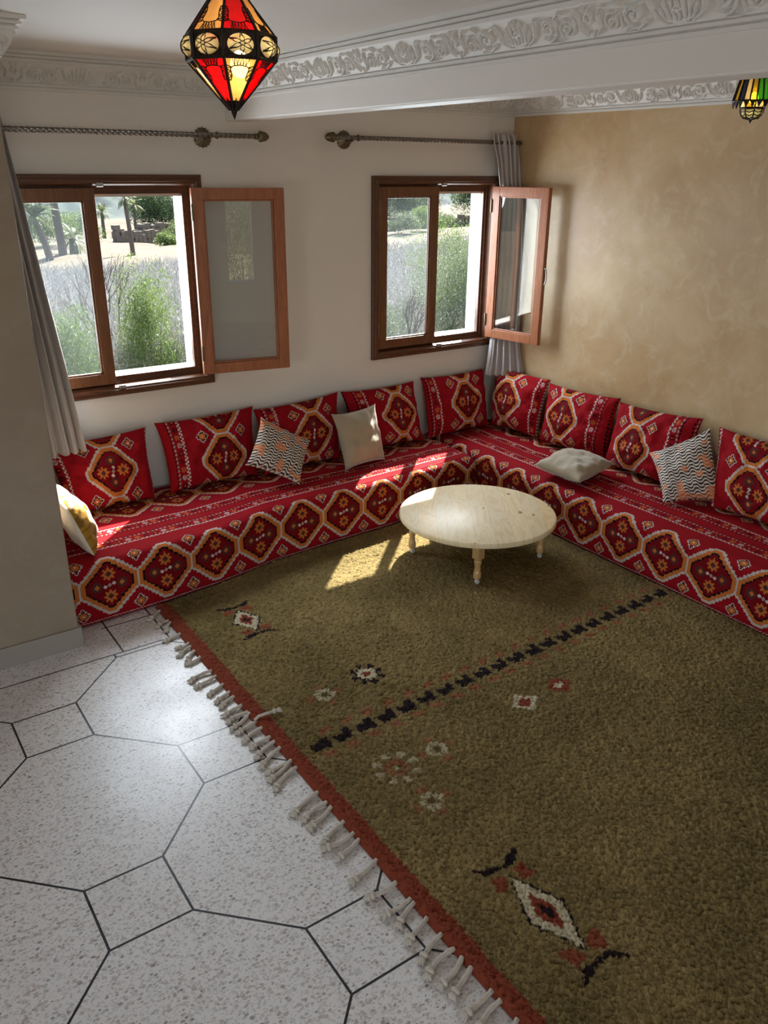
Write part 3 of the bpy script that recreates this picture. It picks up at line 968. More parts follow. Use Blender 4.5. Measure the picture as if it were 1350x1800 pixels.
G1 = 'kilim cushions along the window wall'; G2 = 'kilim cushions along the ochre wall'
ZT = 0.745
cush = [
    ((0.93, 4.735, 0.735), (1.525, 4.745, 0.745), (1.484, 4.559, 0.364), (0.979, 4.529, 0.364), (0, -1, 0.3), 0.100, (0.020, 0.02), 'red kilim cushion under the hem of the left curtain, nearest the pier', G1),
    ((1.592, 4.745, 0.760), (2.235, 4.745, 0.770), (2.173, 4.590, 0.369), (1.591, 4.580, 0.364), (0, -1, 0.3), 0.094, (0.070, 0.06), 'red kilim cushion with white-checked left edge, under the open sash of the left window', G1),
    ((2.250, 4.745, 0.745), (2.878, 4.745, 0.775), (2.790, 4.580, 0.369), (2.213, 4.549, 0.369), (0, -1, 0.3), 0.098, (0.030, 0.06), 'red kilim cushion behind the wave-print pillow and the upright beige pillow', G1),
    ((2.916, 4.745, 0.772), (3.525, 4.745, 0.768), (3.519, 4.600, 0.369), (2.938, 4.600, 0.369), (0, -1, 0.3), 0.094, (0.000, 0.09), 'red kilim cushion just right of the upright beige pillow', G1),
    ((3.595, 4.740, 0.785), (4.195, 4.745, 0.782), (4.162, 4.621, 0.369), (3.570, 4.590, 0.369), (0, -1, 0.3), 0.094, (0.000, 0.04), 'red kilim cushion leaning on the white wall right at the room corner', G1),
]
for i, (a, b, c, d, f, th, ph, lab, g) in enumerate(cush):
    cushion('kilim_cushion', a, b, c, d, f, th, 0.035, kcol(*ph), KILIM, lab, 'cushion', g, seed=i * 3 + 1, pinch=0.05, corner=0.025, power=0.42)
cush = [
    ((4.335, 4.745, 0.795), (4.345, 4.175, 0.790), (4.253, 4.172, 0.369), (4.202, 4.611, 0.369), (-1, 0, 0.3), 0.094, (0.000, -0.06), 'red kilim cushion in the room corner below the right curtain, against the ochre wall', G2),
    ((4.345, 4.170, 0.765), (4.345, 3.525, 0.795), (4.284, 3.529, 0.369), (4.233, 4.111, 0.369), (-1, 0, 0.3), 0.098, (0.000, -0.09), 'red kilim cushion behind the beige pillow that lies flat', G2),
    ((4.345, 3.515, 0.772), (4.345, 2.890, 0.812), (4.243, 2.856, 0.369), (4.243, 3.509, 0.369), (-1, 0, 0.3), 0.098, (0.050, -0.09), 'red kilim cushion just behind the wave-print pillow beside the ochre wall', G2),
    ((4.345, 2.765, 0.790), (4.345, 2.160, 0.800), (4.202, 2.020, 0.364), (4.182, 2.632, 0.364), (-1, 0, 0.3), 0.100, (0.090, -0.03), 'red kilim cushion cut by the right edge of the picture', G2),
]
for i, (a, b, c, d, f, th, ph, lab, g) in enumerate(cush):
    cushion('kilim_cushion', a, b, c, d, f, th, 0.035, kcol(*ph), KILIM, lab, 'cushion', g, seed=i * 5 + 31, pinch=0.05, corner=0.025, power=0.42)

def wave(seed):
    r = np.random.default_rng(seed)
    def f(x, y):
        yy = y + 0.0105 * np.sin(x * 2 * math.pi / 0.066) + 0.0015 * np.sin(x * 2 * math.pi / 0.022)
        k = np.mod(yy / 0.0220, 1.0)
        n = snoise(x, y, 21, seed) + 0.5
        dark = np.array(lin(44, 26, 28)); org = np.array(lin(196, 104, 52)); wh = np.array(lin(214, 203, 190)); pink = np.array(lin(206, 160, 134))
        c = np.tile(wh, (len(x), 1))
        c[(n > 0.74)] = pink
        mk = k < 0.50
        c[mk] = dark
        c[mk & (n > 0.80)] = org
        c[mk & (n > 0.70) & (n <= 0.80)] = (dark + org) / 2
        return c
    return f
cushion('wave_print_pillow', (2.185, 4.508, 0.762), (2.535, 4.529, 0.548), (2.315, 4.284, 0.369), (2.025, 4.417, 0.512), (-0.1, -1, 0.5), 0.062, 0.040, wave(4), ZIGM, 'small square wave-print pillow standing on one corner under the left window', 'pillow', 'wave-print pillows', res=0.0035, pinch=0.07, corner=0.04, seed=71)
cushion('wave_print_pillow', (4.177, 3.106, 0.563), (4.274, 2.785, 0.784), (4.208, 2.570, 0.410), (3.989, 2.820, 0.366), (-1, -0.1, 0.5), 0.062, 0.040, wave(9), ZIGM, 'small square wave-print pillow tilted against cushions beside the ochre wall', 'pillow', 'wave-print pillows', res=0.0035, pinch=0.07, corner=0.04, seed=73)
cushion('beige_pillow', (2.688, 4.493, 0.706), (3.045, 4.529, 0.713), (3.045, 4.406, 0.364), (2.703, 4.355, 0.364), (-0.1, -1, 0.3), 0.070, 0.050, None, BEIGE, 'plain beige velvet pillow propped upright beneath the wall between the windows', 'pillow', 'beige velvet pillows', res=0.012, pinch=0.06, corner=0.05, seed=77)
cushion('beige_pillow', (4.070, 3.713, 0.435), (4.121, 3.335, 0.435), (3.713, 3.244, 0.420), (3.713, 3.631, 0.420), (0, 0, 1), 0.075, 0.062, None, BEIGE, 'plain beige velvet pillow lying flat on the right mattress', 'pillow', 'beige velvet pillows', res=0.012, pinch=0.06, corner=0.05, seed=79, sag=0.0)

def goldc(x, y):
    g = np.array(lin(176, 132, 34)); g2 = np.array(lin(138, 100, 20)); w = np.array(lin(236, 228, 206))
    n = snoise(x, y, 60, 3); c = np.tile(g, (len(x), 1)); c[n > 0.08] = g2
    edge = -0.115 + 0.025 * np.abs(np.mod(y / 0.05, 1.0) - 0.5) * 2 + 0.012 * np.sign(snoise(x, y, 40, 8))
    c[x > edge] = w
    c[(x > edge) & (snoise(x, y, 30, 5) > 0.28)] = g
    return c
cushion('gold_edged_pillow', (0.852, 3.953, 0.634), (0.852, 4.355, 0.670), (0.979, 4.376, 0.364), (0.944, 3.958, 0.364), (1, 0, 0.5), 0.085, 0.060, goldc, GOLDM, 'white pillow with a gold printed edge, half hidden behind the pier', 'pillow', None, res=0.005, pinch=0.03, corner=0.02, seed=83, backcol=lin(230.525, 224.405, 210.081))

# ------------------------------------------------------------------ rug
RX0, RX1, RY0, RY1 = 1.205, 3.692, 0.30, 4.16
def rug_color(x, y):
    n = len(x)
    j1 = snoise(x, y, 110, 11) * 0.016; j2 = snoise(x, y, 110, 12) * 0.016
    X = x + j1; Y = y + j2
    olive = np.array((0.200, 0.152, 0.058)); olive2 = np.array((0.248, 0.180, 0.074)); dk = np.array((0.158, 0.116, 0.044))
    f = np.clip(snoise(x, y, 3.0, 21) + snoise(x, y, 9, 22) * 0.6 + 0.5, 0, 1)[:, None]
    C = dk * (1 - f) + olive2 * f
    g = (snoise(x, y, 90, 23) + snoise(x, y, 160, 24))[:, None]
    C = C * (1 + 0.45 * g) * (0.82 + 0.36 * rng.random((n, 1)))
    red = np.array((0.225, 0.050, 0.026)); blk = np.array((0.020, 0.012, 0.013)); wht = np.array((0.52, 0.46, 0.31)); pink = np.array((0.27, 0.090, 0.045))
    def put(m, c, a=1.0): C[m] = C[m] * (1 - a) + c * a
    # red end border
    put(X < 1.272, red); 
    # dark toothed line
    yl = 2.40 + (X - 1.3) * 0.036
    t = np.mod((X - 1.30) / 0.112, 1.0)
    inx = (X > 1.30) & (X < 3.66)
    body = (np.abs(Y - yl + 0.010 + 0.030 * (t - 0.5)) < 0.019) & (t > 0.08) & (t < 0.84)
    tooth = (Y - yl > -0.005) & (Y - yl < 0.036) & (t > 0.55) & (t < 0.86)
    tooth2 = (Y - yl < 0.0) & (Y - yl > -0.036) & (t > 0.15) & (t < 0.45)
    put((tooth | tooth2 | body) & inx, blk)
    for sg, ph in ((1, 0.2), (-1, 0.7)):
        tt = np.mod((X - 1.30) / 0.112 + ph, 1.0)
        m = (np.abs(Y - yl - sg * 0.078 - 0.03 * (tt - 0.5) * sg) < 0.017) & (tt < 0.5) & inx & (X > 1.33)
        put(m, pink, 0.75)
    def diamond(cx, cy, a, b, ring, c):
        d = np.abs(X - cx) / a + np.abs(Y - cy) / b
        put(d < ring, c)
    def poly(cx, cy, pts, c, a=1.0):
        inside = np.ones(n, bool)
        P = [(cx + px, cy + py) for px, py in pts]
        area2 = sum(P[i][0] * P[(i + 1) % len(P)][1] - P[(i + 1) % len(P)][0] * P[i][1] for i in range(len(P)))
        sg = 1 if area2 > 0 else -1
        for i in range(len(P)):
            ax, ay = P[i]; bx, by = P[(i + 1) % len(P)]
            inside &= sg * ((bx - ax) * (Y - ay) - (by - ay) * (X - ax)) > 0
        put(inside, c, a)
    def stroke(cx, cy, p, q, w0, w1, c):
        ax, ay, bx, by = cx + p[0], cy + p[1], cx + q[0], cy + q[1]
        dx, dy = bx - ax, by - ay
        t = np.clip(((X - ax) * dx + (Y - ay) * dy) / (dx * dx + dy * dy), 0, 1)
        put(np.hypot(X - ax - t * dx, Y - ay - t * dy) < w0 + (w1 - w0) * t, c)
    def motif(cx, cy, a, b, k=1.0):
        diamond(cx, cy, a + 0.008, b + 0.012, 1.0, blk)
        diamond(cx, cy, a - 0.004, b - 0.004, 1.0, wht)
        diamond(cx, cy, a * 0.56, b * 0.52, 1.0, red)
        diamond(cx, cy, a * 0.26, b * 0.24, 1.0, blk)
        for sy in (1, -1):
            for sx in (1, -1):
                poly(cx, cy, [(sx * 0.016, sy * b * 1.10), (sx * 0.034, sy * b * 0.80), (sx * 0.086 * k, sy * b * 0.78), (sx * 0.066 * k, sy * b * 1.20)], red, 0.9)
                stroke(cx, cy, (sx * 0.008, sy * (b * 1.30)), (sx * 0.050 * k, sy * (b * 1.33)), 0.008, 0.012, blk)
                stroke(cx, cy, (sx * 0.050 * k, sy * b * 1.33), (sx * 0.092 * k, sy * b * 1.52), 0.015, 0.006, blk)
    motif(1.538, 1.292, 0.072, 0.166)
    motif(1.548, 3.487, 0.072, 0.118)
    def flower(cx, cy, r, cin, cring, cpet, petals=8, a=1.0):
        d = np.hypot(X - cx, Y - cy); th = np.arctan2(Y - cy, X - cx)
        pm = (d < r) & (np.cos(th * petals) > -0.1) | (d < r * 0.66)
        if cpet is not None: put(pm, cpet, a)
        if cring is not None: put(d < r * 0.56, cring)
        put(d < r * 0.26, cin)
    flower(1.795, 2.723, 0.082, red, wht, blk)
    def faded(cx, cy, r):
        d = np.hypot(X - cx, Y - cy); th = np.arctan2(Y - cy, X - cx)
        put((d < r * 1.9) & (d > r * 1.1) & (np.cos(th * 4) > 0.35), pink, 0.55)
        put((np.abs(d - r * 0.78) < r * 0.24) & (np.cos(th * 12) > -0.75), wht, 0.75)
        put((d < r * 0.28), blk, 0.5)
    faded(1.549, 2.692, 0.045); faded(1.736, 2.115, 0.045); faded(1.538, 1.888, 0.045)
    d = np.hypot(X - 1.533, Y - 2.113); th = np.arctan2(Y - 2.113, X - 1.533)
    put((np.abs(d - 0.078) < 0.018) & (np.cos(th * 8) > 0.2), wht, 0.6)
    put((np.abs(d - 0.036) < 0.013), pink, 0.7); put(d < 0.012, wht, 0.6)
    diamond(2.254, 2.149, 0.075, 0.062, 1.0, wht); diamond(2.254, 2.149, 0.042, 0.034, 1.0, red)
    diamond(2.479, 2.162, 0.072, 0.058, 1.0, red); diamond(2.479, 2.162, 0.034, 0.026, 1.0, wht)
    return np.clip(C, 0, 1)

dx = 0.0046
nx = int((RX1 - RX0) / dx); ny = int((RY1 - RY0) / dx)
gx = np.linspace(RX0, RX1, nx); gy = np.linspace(RY0, RY1, ny)
GX, GY = np.meshgrid(gx, gy, indexing='ij')
edge_w = 0.012 * snoise(GX, GY, 2.0, 31)
GXw = GX + edge_w * np.clip(1 - (GX - RX0) / 0.4, 0, 1)
lim = np.minimum(yfront(GX) + 0.014, RY1)
GYw = RY0 + (GY - RY0) * (lim - RY0) / (RY1 - RY0)
h = (snoise(GXw, GYw, 85, 41) * 0.0065 + snoise(GXw * 0.8 + GYw * 0.6, (GYw * 0.8 - GXw * 0.6) * 0.5, 150, 42) * 0.0080
     + rng.random(GX.shape) * 0.0080 + snoise(GXw, GYw, 30, 43) * 0.0022 + snoise(GXw, GYw, 3, 44) * 0.003)
ed = np.minimum.reduce([(GX - RX0), (RX1 - GX), (GY - RY0), (RY1 - GY)])
fall = np.clip(ed / 0.022, 0, 1) ** 0.5
Z = 0.003 + (0.0135 + h) * fall
Z = np.maximum(Z, 0.003)
jx = snoise(GXw, GYw, 120, 45) * 0.004; jy = snoise(GXw, GYw, 120, 46) * 0.004
V = np.stack([GXw + jx * fall, GYw + jy * fall, Z], -1)
rug = grid_mesh('rug', V, mat=RUGM)
paint_verts(rug, rug_color(GXw.ravel(), GYw.ravel()))
tag(rug, 'large olive shag rug with red end border, dark motifs and knotted fringe', 'rug')

knots = [(1.150, 3.80), (1.161, 3.709), (1.174, 3.646), (1.145, 3.545), (1.169, 3.44), (1.150, 3.385), (1.164, 3.327), (1.155, 3.284), (1.114, 3.148), (1.120, 3.085), (1.145, 3.002), (1.150, 2.935), (1.150, 2.89), (1.135, 2.82), (1.136, 2.771), (1.125, 2.717), (1.135, 2.678), (1.130, 2.618), (1.140, 2.56), (1.130, 2.499), (1.120, 2.44), (1.125, 2.379), (1.112, 2.345), (1.105, 2.296), (1.100, 2.138), (1.115, 2.089), (1.118, 2.042), (1.120, 1.957), (1.108, 1.917), (1.124, 1.86), (1.112, 1.749), (1.120, 1.659), (1.124, 1.574), (1.140, 1.531), (1.130, 1.462), (1.125, 1.389), (1.108, 1.337), (1.120, 1.284), (1.130, 1.244), (1.122, 1.174), (1.120, 1.125), (1.118, 1.06), (1.122, 1.0), (1.115, 0.93)]
for i, (kx, ky) in enumerate(knots):
    r = random.Random(i)
    mb = MB()
    root_ = Vector((RX0 + 0.006 + 0.012 * float(snoise(np.array([RX0]), np.array([ky]), 2.0, 31)[0]), ky + r.uniform(0.0, 0.05), 0.013))
    kn = Vector((kx, ky, 0.010))
    side = Vector((0, 1, 0)) * r.uniform(-0.018, 0.018)
    midp = (root_ + kn) / 2 + side; midp.z = 0.010
    pts = []
    for k in range(8):
        t = k / 7
        pts.append(root_ * (1 - t) ** 2 + midp * 2 * t * (1 - t) + kn * t * t)
    mb.tube(pts, [0.0082 + 0.0010 * math.sin(k * 2.2 + i) for k in range(8)], 7)
    dirv = (kn - midp); dirv.z = 0; dirv.normalize()
    perp = Vector((-dirv.y, dirv.x, 0))
    mb.tube([kn - dirv * 0.006, kn + dirv * 0.002, kn + dirv * 0.010], [0.0095, 0.0165, 0.0105], 8)
    for q in range(5):
        a = (q - 2) * 0.30 + r.uniform(-0.12, 0.12)
        e = dirv * math.cos(a) + perp * math.sin(a)
        b0 = kn + dirv * 0.006
        mb.tube([b0, b0 + e * 0.014 + Vector((0, 0, 0.001)), b0 + e * r.uniform(0.020, 0.030) - Vector((0, 0, 0.004))], [0.0060, 0.0054, 0.0034], 5)
    mb.v = [(a, b, max(c, 0.0012)) for a, b, c in mb.v]
    mb.build('fringe_tassel', COTTON, rug, smooth=True)
mb = MB()
pts = [Vector((1.205, 2.700, 0.020)), Vector((1.225, 2.697, 0.034)), Vector((1.255, 2.692, 0.037)), Vector((1.290, 2.688, 0.036))]
mb.tube(pts, 0.0068, 7)
mb.tube([(1.286, 2.688, 0.036), (1.296, 2.688, 0.038), (1.304, 2.687, 0.036)], [0.0075, 0.0122, 0.008], 8)
for q in range(5):
    a = (q - 2) * 0.32
    mb.tube([(1.302, 2.687, 0.036), (1.302 + 0.028 * math.cos(a), 2.687 + 0.028 * math.sin(a), 0.034)], [0.0052, 0.003], 5)
o = mb.build('fringe_tassel', COTTON, rug, smooth=True)
o['label'] = 'cotton tassel flipped back over the red border'

# ------------------------------------------------------------------ low round table
TC = (3.055, 3.432); TR_ = 0.468; TZ = 0.308
tb = empty('low_round_table', (TC[0], TC[1], 0.022))
tag(tb, 'low round varnished pine table on white castors, standing on the rug', 'table')
zo = 0.022
mb = MB()
mb.lathe([(TR_ - 0.004, TZ - 0.030 - zo), (TR_, TZ - 0.026 - zo), (TR_, TZ - 0.010 - zo), (TR_ - 0.003, TZ - 0.004 - zo), (TR_ - 0.010, TZ - zo)], n=96)
mb.build('tabletop', PINE, tb, smooth=True, autosmooth=35)
angs = [231, 143, 320, 52]
lp = []
for a in angs:
    a = math.radians(a)
    x, y = 0.387 * math.cos(a), 0.387 * math.sin(a); lp.append((x, y))
    mb = MB()
    rot = Matrix.Translation((x, y, 0)) @ Matrix.Rotation(math.radians(97), 4, 'Z')
    q = MB(); q.box(-0.024, 0.024, -0.024, 0.024, 0.185 - zo, TZ - 0.030 - zo); q.xf(rot); mb.add(q.v, q.f)
    prof = [(0.017, 0.058), (0.0215, 0.062), (0.0235, 0.080), (0.0215, 0.100), (0.016, 0.112), (0.019, 0.116), (0.019, 0.121), (0.016, 0.125), (0.0185, 0.145), (0.0225, 0.160), (0.0215, 0.170), (0.016, 0.177), (0.022, 0.181), (0.023, 0.186)]
    mb.lathe([(r, z - zo) for r, z in prof], (x, y, 0), n=20)
    lg = mb.build('leg', PINEL, tb, smooth=True, autosmooth=35)
    c = MB(); c.tube([(x, y, 0.060 - zo), (x, y, 0.046 - zo)], 0.006, 8)
    c.box(x - 0.009, x + 0.011, y - 0.010, y + 0.010, 0.034 - zo, 0.047 - zo)
    c.lathe([(0.010, -0.008), (0.013, -0.006), (0.013, 0.006), (0.010, 0.008)], (x + 0.004, y, 0.035 - zo), axis='y', n=16)
    c.build('castor', CASTER, lg, smooth=True, autosmooth=35)
for (i, j) in ((0, 1), (0, 2), (1, 3), (2, 3)):
    p, q = Vector((*lp[i], 0)), Vector((*lp[j], 0))
    d = (q - p).normalized(); n_ = Vector((-d.y, d.x, 0)) * 0.010
    p = p + d * 0.022; q = q - d * 0.022
    z0, z1 = TZ - 0.075 - zo, TZ - 0.030 - zo
    mb = MB()
    v = [p - n_, q - n_, q + n_, p + n_]
    mb.add([(a.x, a.y, z0) for a in v] + [(a.x, a.y, z1) for a in v], [(0, 3, 2, 1), (4, 5, 6, 7), (0, 1, 5, 4), (1, 2, 6, 5), (2, 3, 7, 6), (3, 0, 4, 7)])
    mb.build('apron_rail', PINEL, tb)

# ------------------------------------------------------------------ curtain rods
def rod(name, x0, x1, y, z, finials, brackets, label):
    root = empty(name, ((x0 + x1) / 2, y, z))
    inv = Matrix.Translation(root.location).inverted()
    # spiral-fluted tube
    n = 12; L = x1 - x0; m = int(L / 0.006)
    v = []; f = []
    for i in range(m + 1):
        x = x0 + L * i / m
        for k in range(n * 2):
            a = 2 * math.pi * k / (n * 2) + x * 55
            r = 0.0125 + 0.0019 * math.cos(k * math.pi / 3)
            v.append((x, y + r * math.cos(a), z + r * math.sin(a)))
    for i in range(m):
        for k in range(n * 2):
            k2 = (k + 1) % (n * 2)
            f.append((i * 24 + k, i * 24 + k2, (i + 1) * 24 + k2, (i + 1) * 24 + k))
    mb = MB(); mb.add(v, f); mb.add(v[:24], [tuple(range(24))]); mb.add(v[-24:], [tuple(range(23, -1, -1))]); mb.xf(inv)
    mb.build('pole', ROD, root, smooth=True)
    for (fx, sg) in finials:
        mb = MB()
        prof = [(0.0155, 0), (0.018, 0.006), (0.012, 0.014), (0.011, 0.018), (0.026, 0.026), (0.0300, 0.034), (0.0290, 0.040), (0.0265, 0.042), (0.0265, 0.050), (0.023, 0.066), (0.015, 0.080), (0.006, 0.088), (0.001, 0.091)]
        mb.lathe([(r, sg * h) for r, h in prof], (fx, y, z), axis='x', n=32, ribs=10, ribamp=0.05)
        if sg < 0: mb.f = [q[::-1] for q in mb.f]
        mb.xf(inv); mb.build('finial', BRASS, root, smooth=True, autosmooth=50)
    for bx in brackets:
        mb = MB()
        mb.lathe([(0.052, -0.001), (0.052, -0.006), (0.046, -0.011), (0.034, -0.014), (0.026, -0.020), (0.018, -0.024), (0.012, -0.03)], (bx, YB, z - 0.010), axis='y', n=64, ribs=16, ribamp=0.06)
        mb.tube([(bx, YB - 0.02, z - 0.018), (bx, y + 0.006, z - 0.018), (bx, y, z - 0.016)], 0.007, 10)
        mb.lathe([(0.0165, -0.007), (0.019, -0.004), (0.019, 0.004), (0.0165, 0.007)], (bx + 0.045, y, z), axis='x', n=20)
        mb.tube([(bx + math.cos(t) * 0.0, y + 0.017 * math.cos(t), z + 0.017 * math.sin(t)) for t in np.linspace(math.pi * 0.95, math.pi * 2.05, 10)], 0.004, 6)
        mb.xf(inv); mb.build('bracket', BRASS, root, smooth=True, autosmooth=50)
    tag(root, label, 'curtain rod', 'twisted metal curtain rods')
    return root
rod('curtain_rod', 0.785, 2.325, 4.70, 2.362, [(2.325, 1)], [2.045], 'twisted grey metal curtain rod above the left window')
rod('curtain_rod', 2.880, 4.395, 4.70, 2.372, [(2.880, -1)], [2.985], 'twisted grey metal curtain rod above the right window')

# ------------------------------------------------------------------ curtains
def curtain(name, rows, folds, amp, label, thick=0.0022, seed=0, nv=160, scal=0.006, hem_wave=0.0):
    """rows: list of (z, (xl, yl), (xr, yr), amplitude factor, phase shift)"""
    Zs = np.array([r[0] for r in rows])[::-1]
    g = lambda k: np.interp(zz, Zs, np.array([k(r) for r in rows])[::-1])
    nu = folds * 14
    zz = np.linspace(rows[0][0], rows[-1][0], nv)
    xl, yl, xr, yr, am, ph = [g(k) for k in (lambda r: r[1][0], lambda r: r[1][1], lambda r: r[2][0], lambda r: r[2][1], lambda r: r[3], lambda r: r[4])]
    t = np.linspace(0, 1, nu)
    Tg, I = np.meshgrid(t, np.arange(nv), indexing='ij')
    X = xl[I] + (xr[I] - xl[I]) * Tg; Y = yl[I] + (yr[I] - yl[I]) * Tg
    dx_ = xr - xl; dy_ = yr - yl; L = np.hypot(dx_, dy_) + 1e-6
    nxn = (dy_ / L)[I]; nyn = (-dx_ / L)[I]
    irr = snoise(Tg * 3, zz[I] * 0.6, 2.0, seed) * 2.2
    wv = np.sin(Tg * folds * 2 * math.pi + irr + ph[I]) + 0.30 * np.sin(Tg * folds * 4 * math.pi + 1 + ph[I] * 2)
    A = amp * am[I] * (0.75 + 0.5 * (snoise(Tg * 4, zz[I], 1.5, seed + 1) + 0.5))
    X = X + nxn * wv * A; Y = Y + nyn * wv * A
    Z = zz[I] + hem_wave * np.sin(Tg * folds * 2 * math.pi + irr) * np.clip(1 - (zz[I] - zz[-1]) / 0.03, 0, 1)
    o = grid_mesh(name, np.stack([X, Y, Z], -1), mat=CURT)
    s = o.modifiers.new('thickness', 'SOLIDIFY'); s.thickness = thick
    tag(o, label, 'curtain', 'grey satin curtains')
    return o
curtain('curtain', [
    (2.425, (0.790, 4.70), (0.965, 4.70), 0.9, 0), (2.33, (0.785, 4.70), (0.975, 4.70), 1.0, 0), (1.95, (0.785, 4.68), (1.010, 4.67), 1.1, 0.6),
    (1.60, (0.790, 4.66), (1.045, 4.66), 1.1, 1.0), (1.15, (0.795, 4.64), (1.095, 4.65), 1.1, 1.6), (0.80, (0.800, 4.61), (1.130, 4.64), 1.2, 2.0), (0.705, (0.800, 4.60), (1.140, 4.64), 1.2, 2.1)],
    6, 0.024, 'grey satin curtain hanging in folds beside the pier, left of the left window', seed=3, hem_wave=0.008)
curtain('curtain', [
    (2.425, (4.115, 4.700), (4.345, 4.70), 1.0, 0), (2.36, (4.125, 4.700), (4.365, 4.70), 1.1, 0), (2.25, (4.165, 4.69), (4.372, 4.69), 1.0, 0.9), (2.10, (4.205, 4.69), (4.380, 4.67), 0.9, 2.2),
    (2.04, (4.292, 4.755), (4.385, 4.62), 0.7, 2.6), (1.60, (4.295, 4.755), (4.388, 4.58), 0.6, 3.2), (1.10, (4.290, 4.755), (4.388, 4.58), 0.6, 3.8), (1.01, (4.235, 4.730), (4.390, 4.57), 0.8, 4.2),
    (0.90, (4.200, 4.70), (4.392, 4.54), 0.9, 4.6), (0.79, (4.175, 4.69), (4.392, 4.50), 0.9, 5.0), (0.745, (4.170, 4.69), (4.392, 4.50), 0.9, 5.1)],
    5, 0.017, 'grey satin curtain bunched in the corner behind the right window leaf', seed=8, hem_wave=0.006)

# ------------------------------------------------------------------ hanging lanterns
AMB = mat_stained('amber_glass', (0.90, 0.68, 0.36), 0.42)
REDG = mat_stained('red_glass', (0.80, 0.015, 0.02), 0.30)
GRNG = mat_stained('green_glass', (0.22, 0.55, 0.05), 0.70)
YELG = mat_stained('yellow_glass', (0.75, 0.52, 0.06), 0.70)
BLUG = mat_stained('dark_blue_glass', (0.05, 0.08, 0.14), 0.70)
WHTG = mat_stained('clear_rippled_glass', (0.85, 0.90, 0.92), 0.45)
CLRG = mat_stained('clear_yellow_glass', (0.90, 0.80, 0.50), 0.6)
BULB = mat_emit('lit_bulb', (1.0, 0.82, 0.48), 60)
BULB2 = mat_emit('lit_cool_bulb', (0.92, 0.97, 1.0), 34)

LX, LY = 0.985, 2.10
lan = empty('hanging_lantern', (LX, LY, 2.31))
tag(lan, 'diamond-shaped hanging lantern of red and amber glass in dark metal', 'lantern', None)
inv = Matrix.Translation(lan.location).inverted()
zt, zl, zu, za = 2.333, 2.438, 2.492, 2.615
RO = 0.108
A0 = math.radians(-102)
def cor(k, r, z): a = A0 + math.radians(22.5 + 45 * k); return Vector((LX + r * math.cos(a), LY + r * math.sin(a), z))
mb = MB()
for k in range(8):
    mb.tube([cor(k, 0.010, zt - 0.002), cor(k, RO, zl)], 0.0038, 6)
    mb.tube([cor(k, RO, zl), cor(k, RO * 1.01, zu)], 0.0055, 6)
    mb.tube([cor(k, RO, zu), cor(k, 0.009, za)], 0.0038, 6)
    for (z, r) in ((zl, 0.0042), (zu, 0.0042)):
        mb.tube([cor(k, RO, z), cor(k + 1, RO, z)], r, 6)
    # dark collars at both ends of the panels
    for (za_, zb_, r0, r1) in ((zt, zt + 0.018, 0.010, 0.010 + 0.018 / (zl - zt) * 0.098),):
        mb.add([cor(k, r0 + .001, za_), cor(k + 1, r0 + .001, za_), cor(k + 1, r1 + .001, zb_), cor(k, r1 + .001, zb_)], [(0, 1, 2, 3)])
mb.lathe([(0.0005, -0.024), (0.004, -0.016), (0.009, -0.004), (0.0125, 0.002), (0.011, 0.006), (0.010, 0.010)], (LX, LY, zt), n=16)
mb.lathe([(0.010, -0.004), (0.016, 0.002), (0.010, 0.010), (0.006, 0.016), (0.004, 0.024), (0.001, 0.027)], (LX, LY, za), n=16)
mb.xf(inv); mb.build('metal_frame', BLACKM, lan, smooth=True, autosmooth=50)
def facept(k, zA, rA, zB, rB, s, t):
    """s in -1..1 across the face, t 0 at A edge .. 1 at B edge"""
    a = cor(k, rA, zA) * (0.5 - s / 2) + cor(k + 1, rA, zA) * (0.5 + s / 2)
    b = cor(k, rB, zB) * (0.5 - s / 2) + cor(k + 1, rB, zB) * (0.5 + s / 2)
    p = a * (1 - t) + b * t
    o_ = Vector((p.x - LX, p.y - LY, 0)).normalized() * 0.0015
    return p + o_
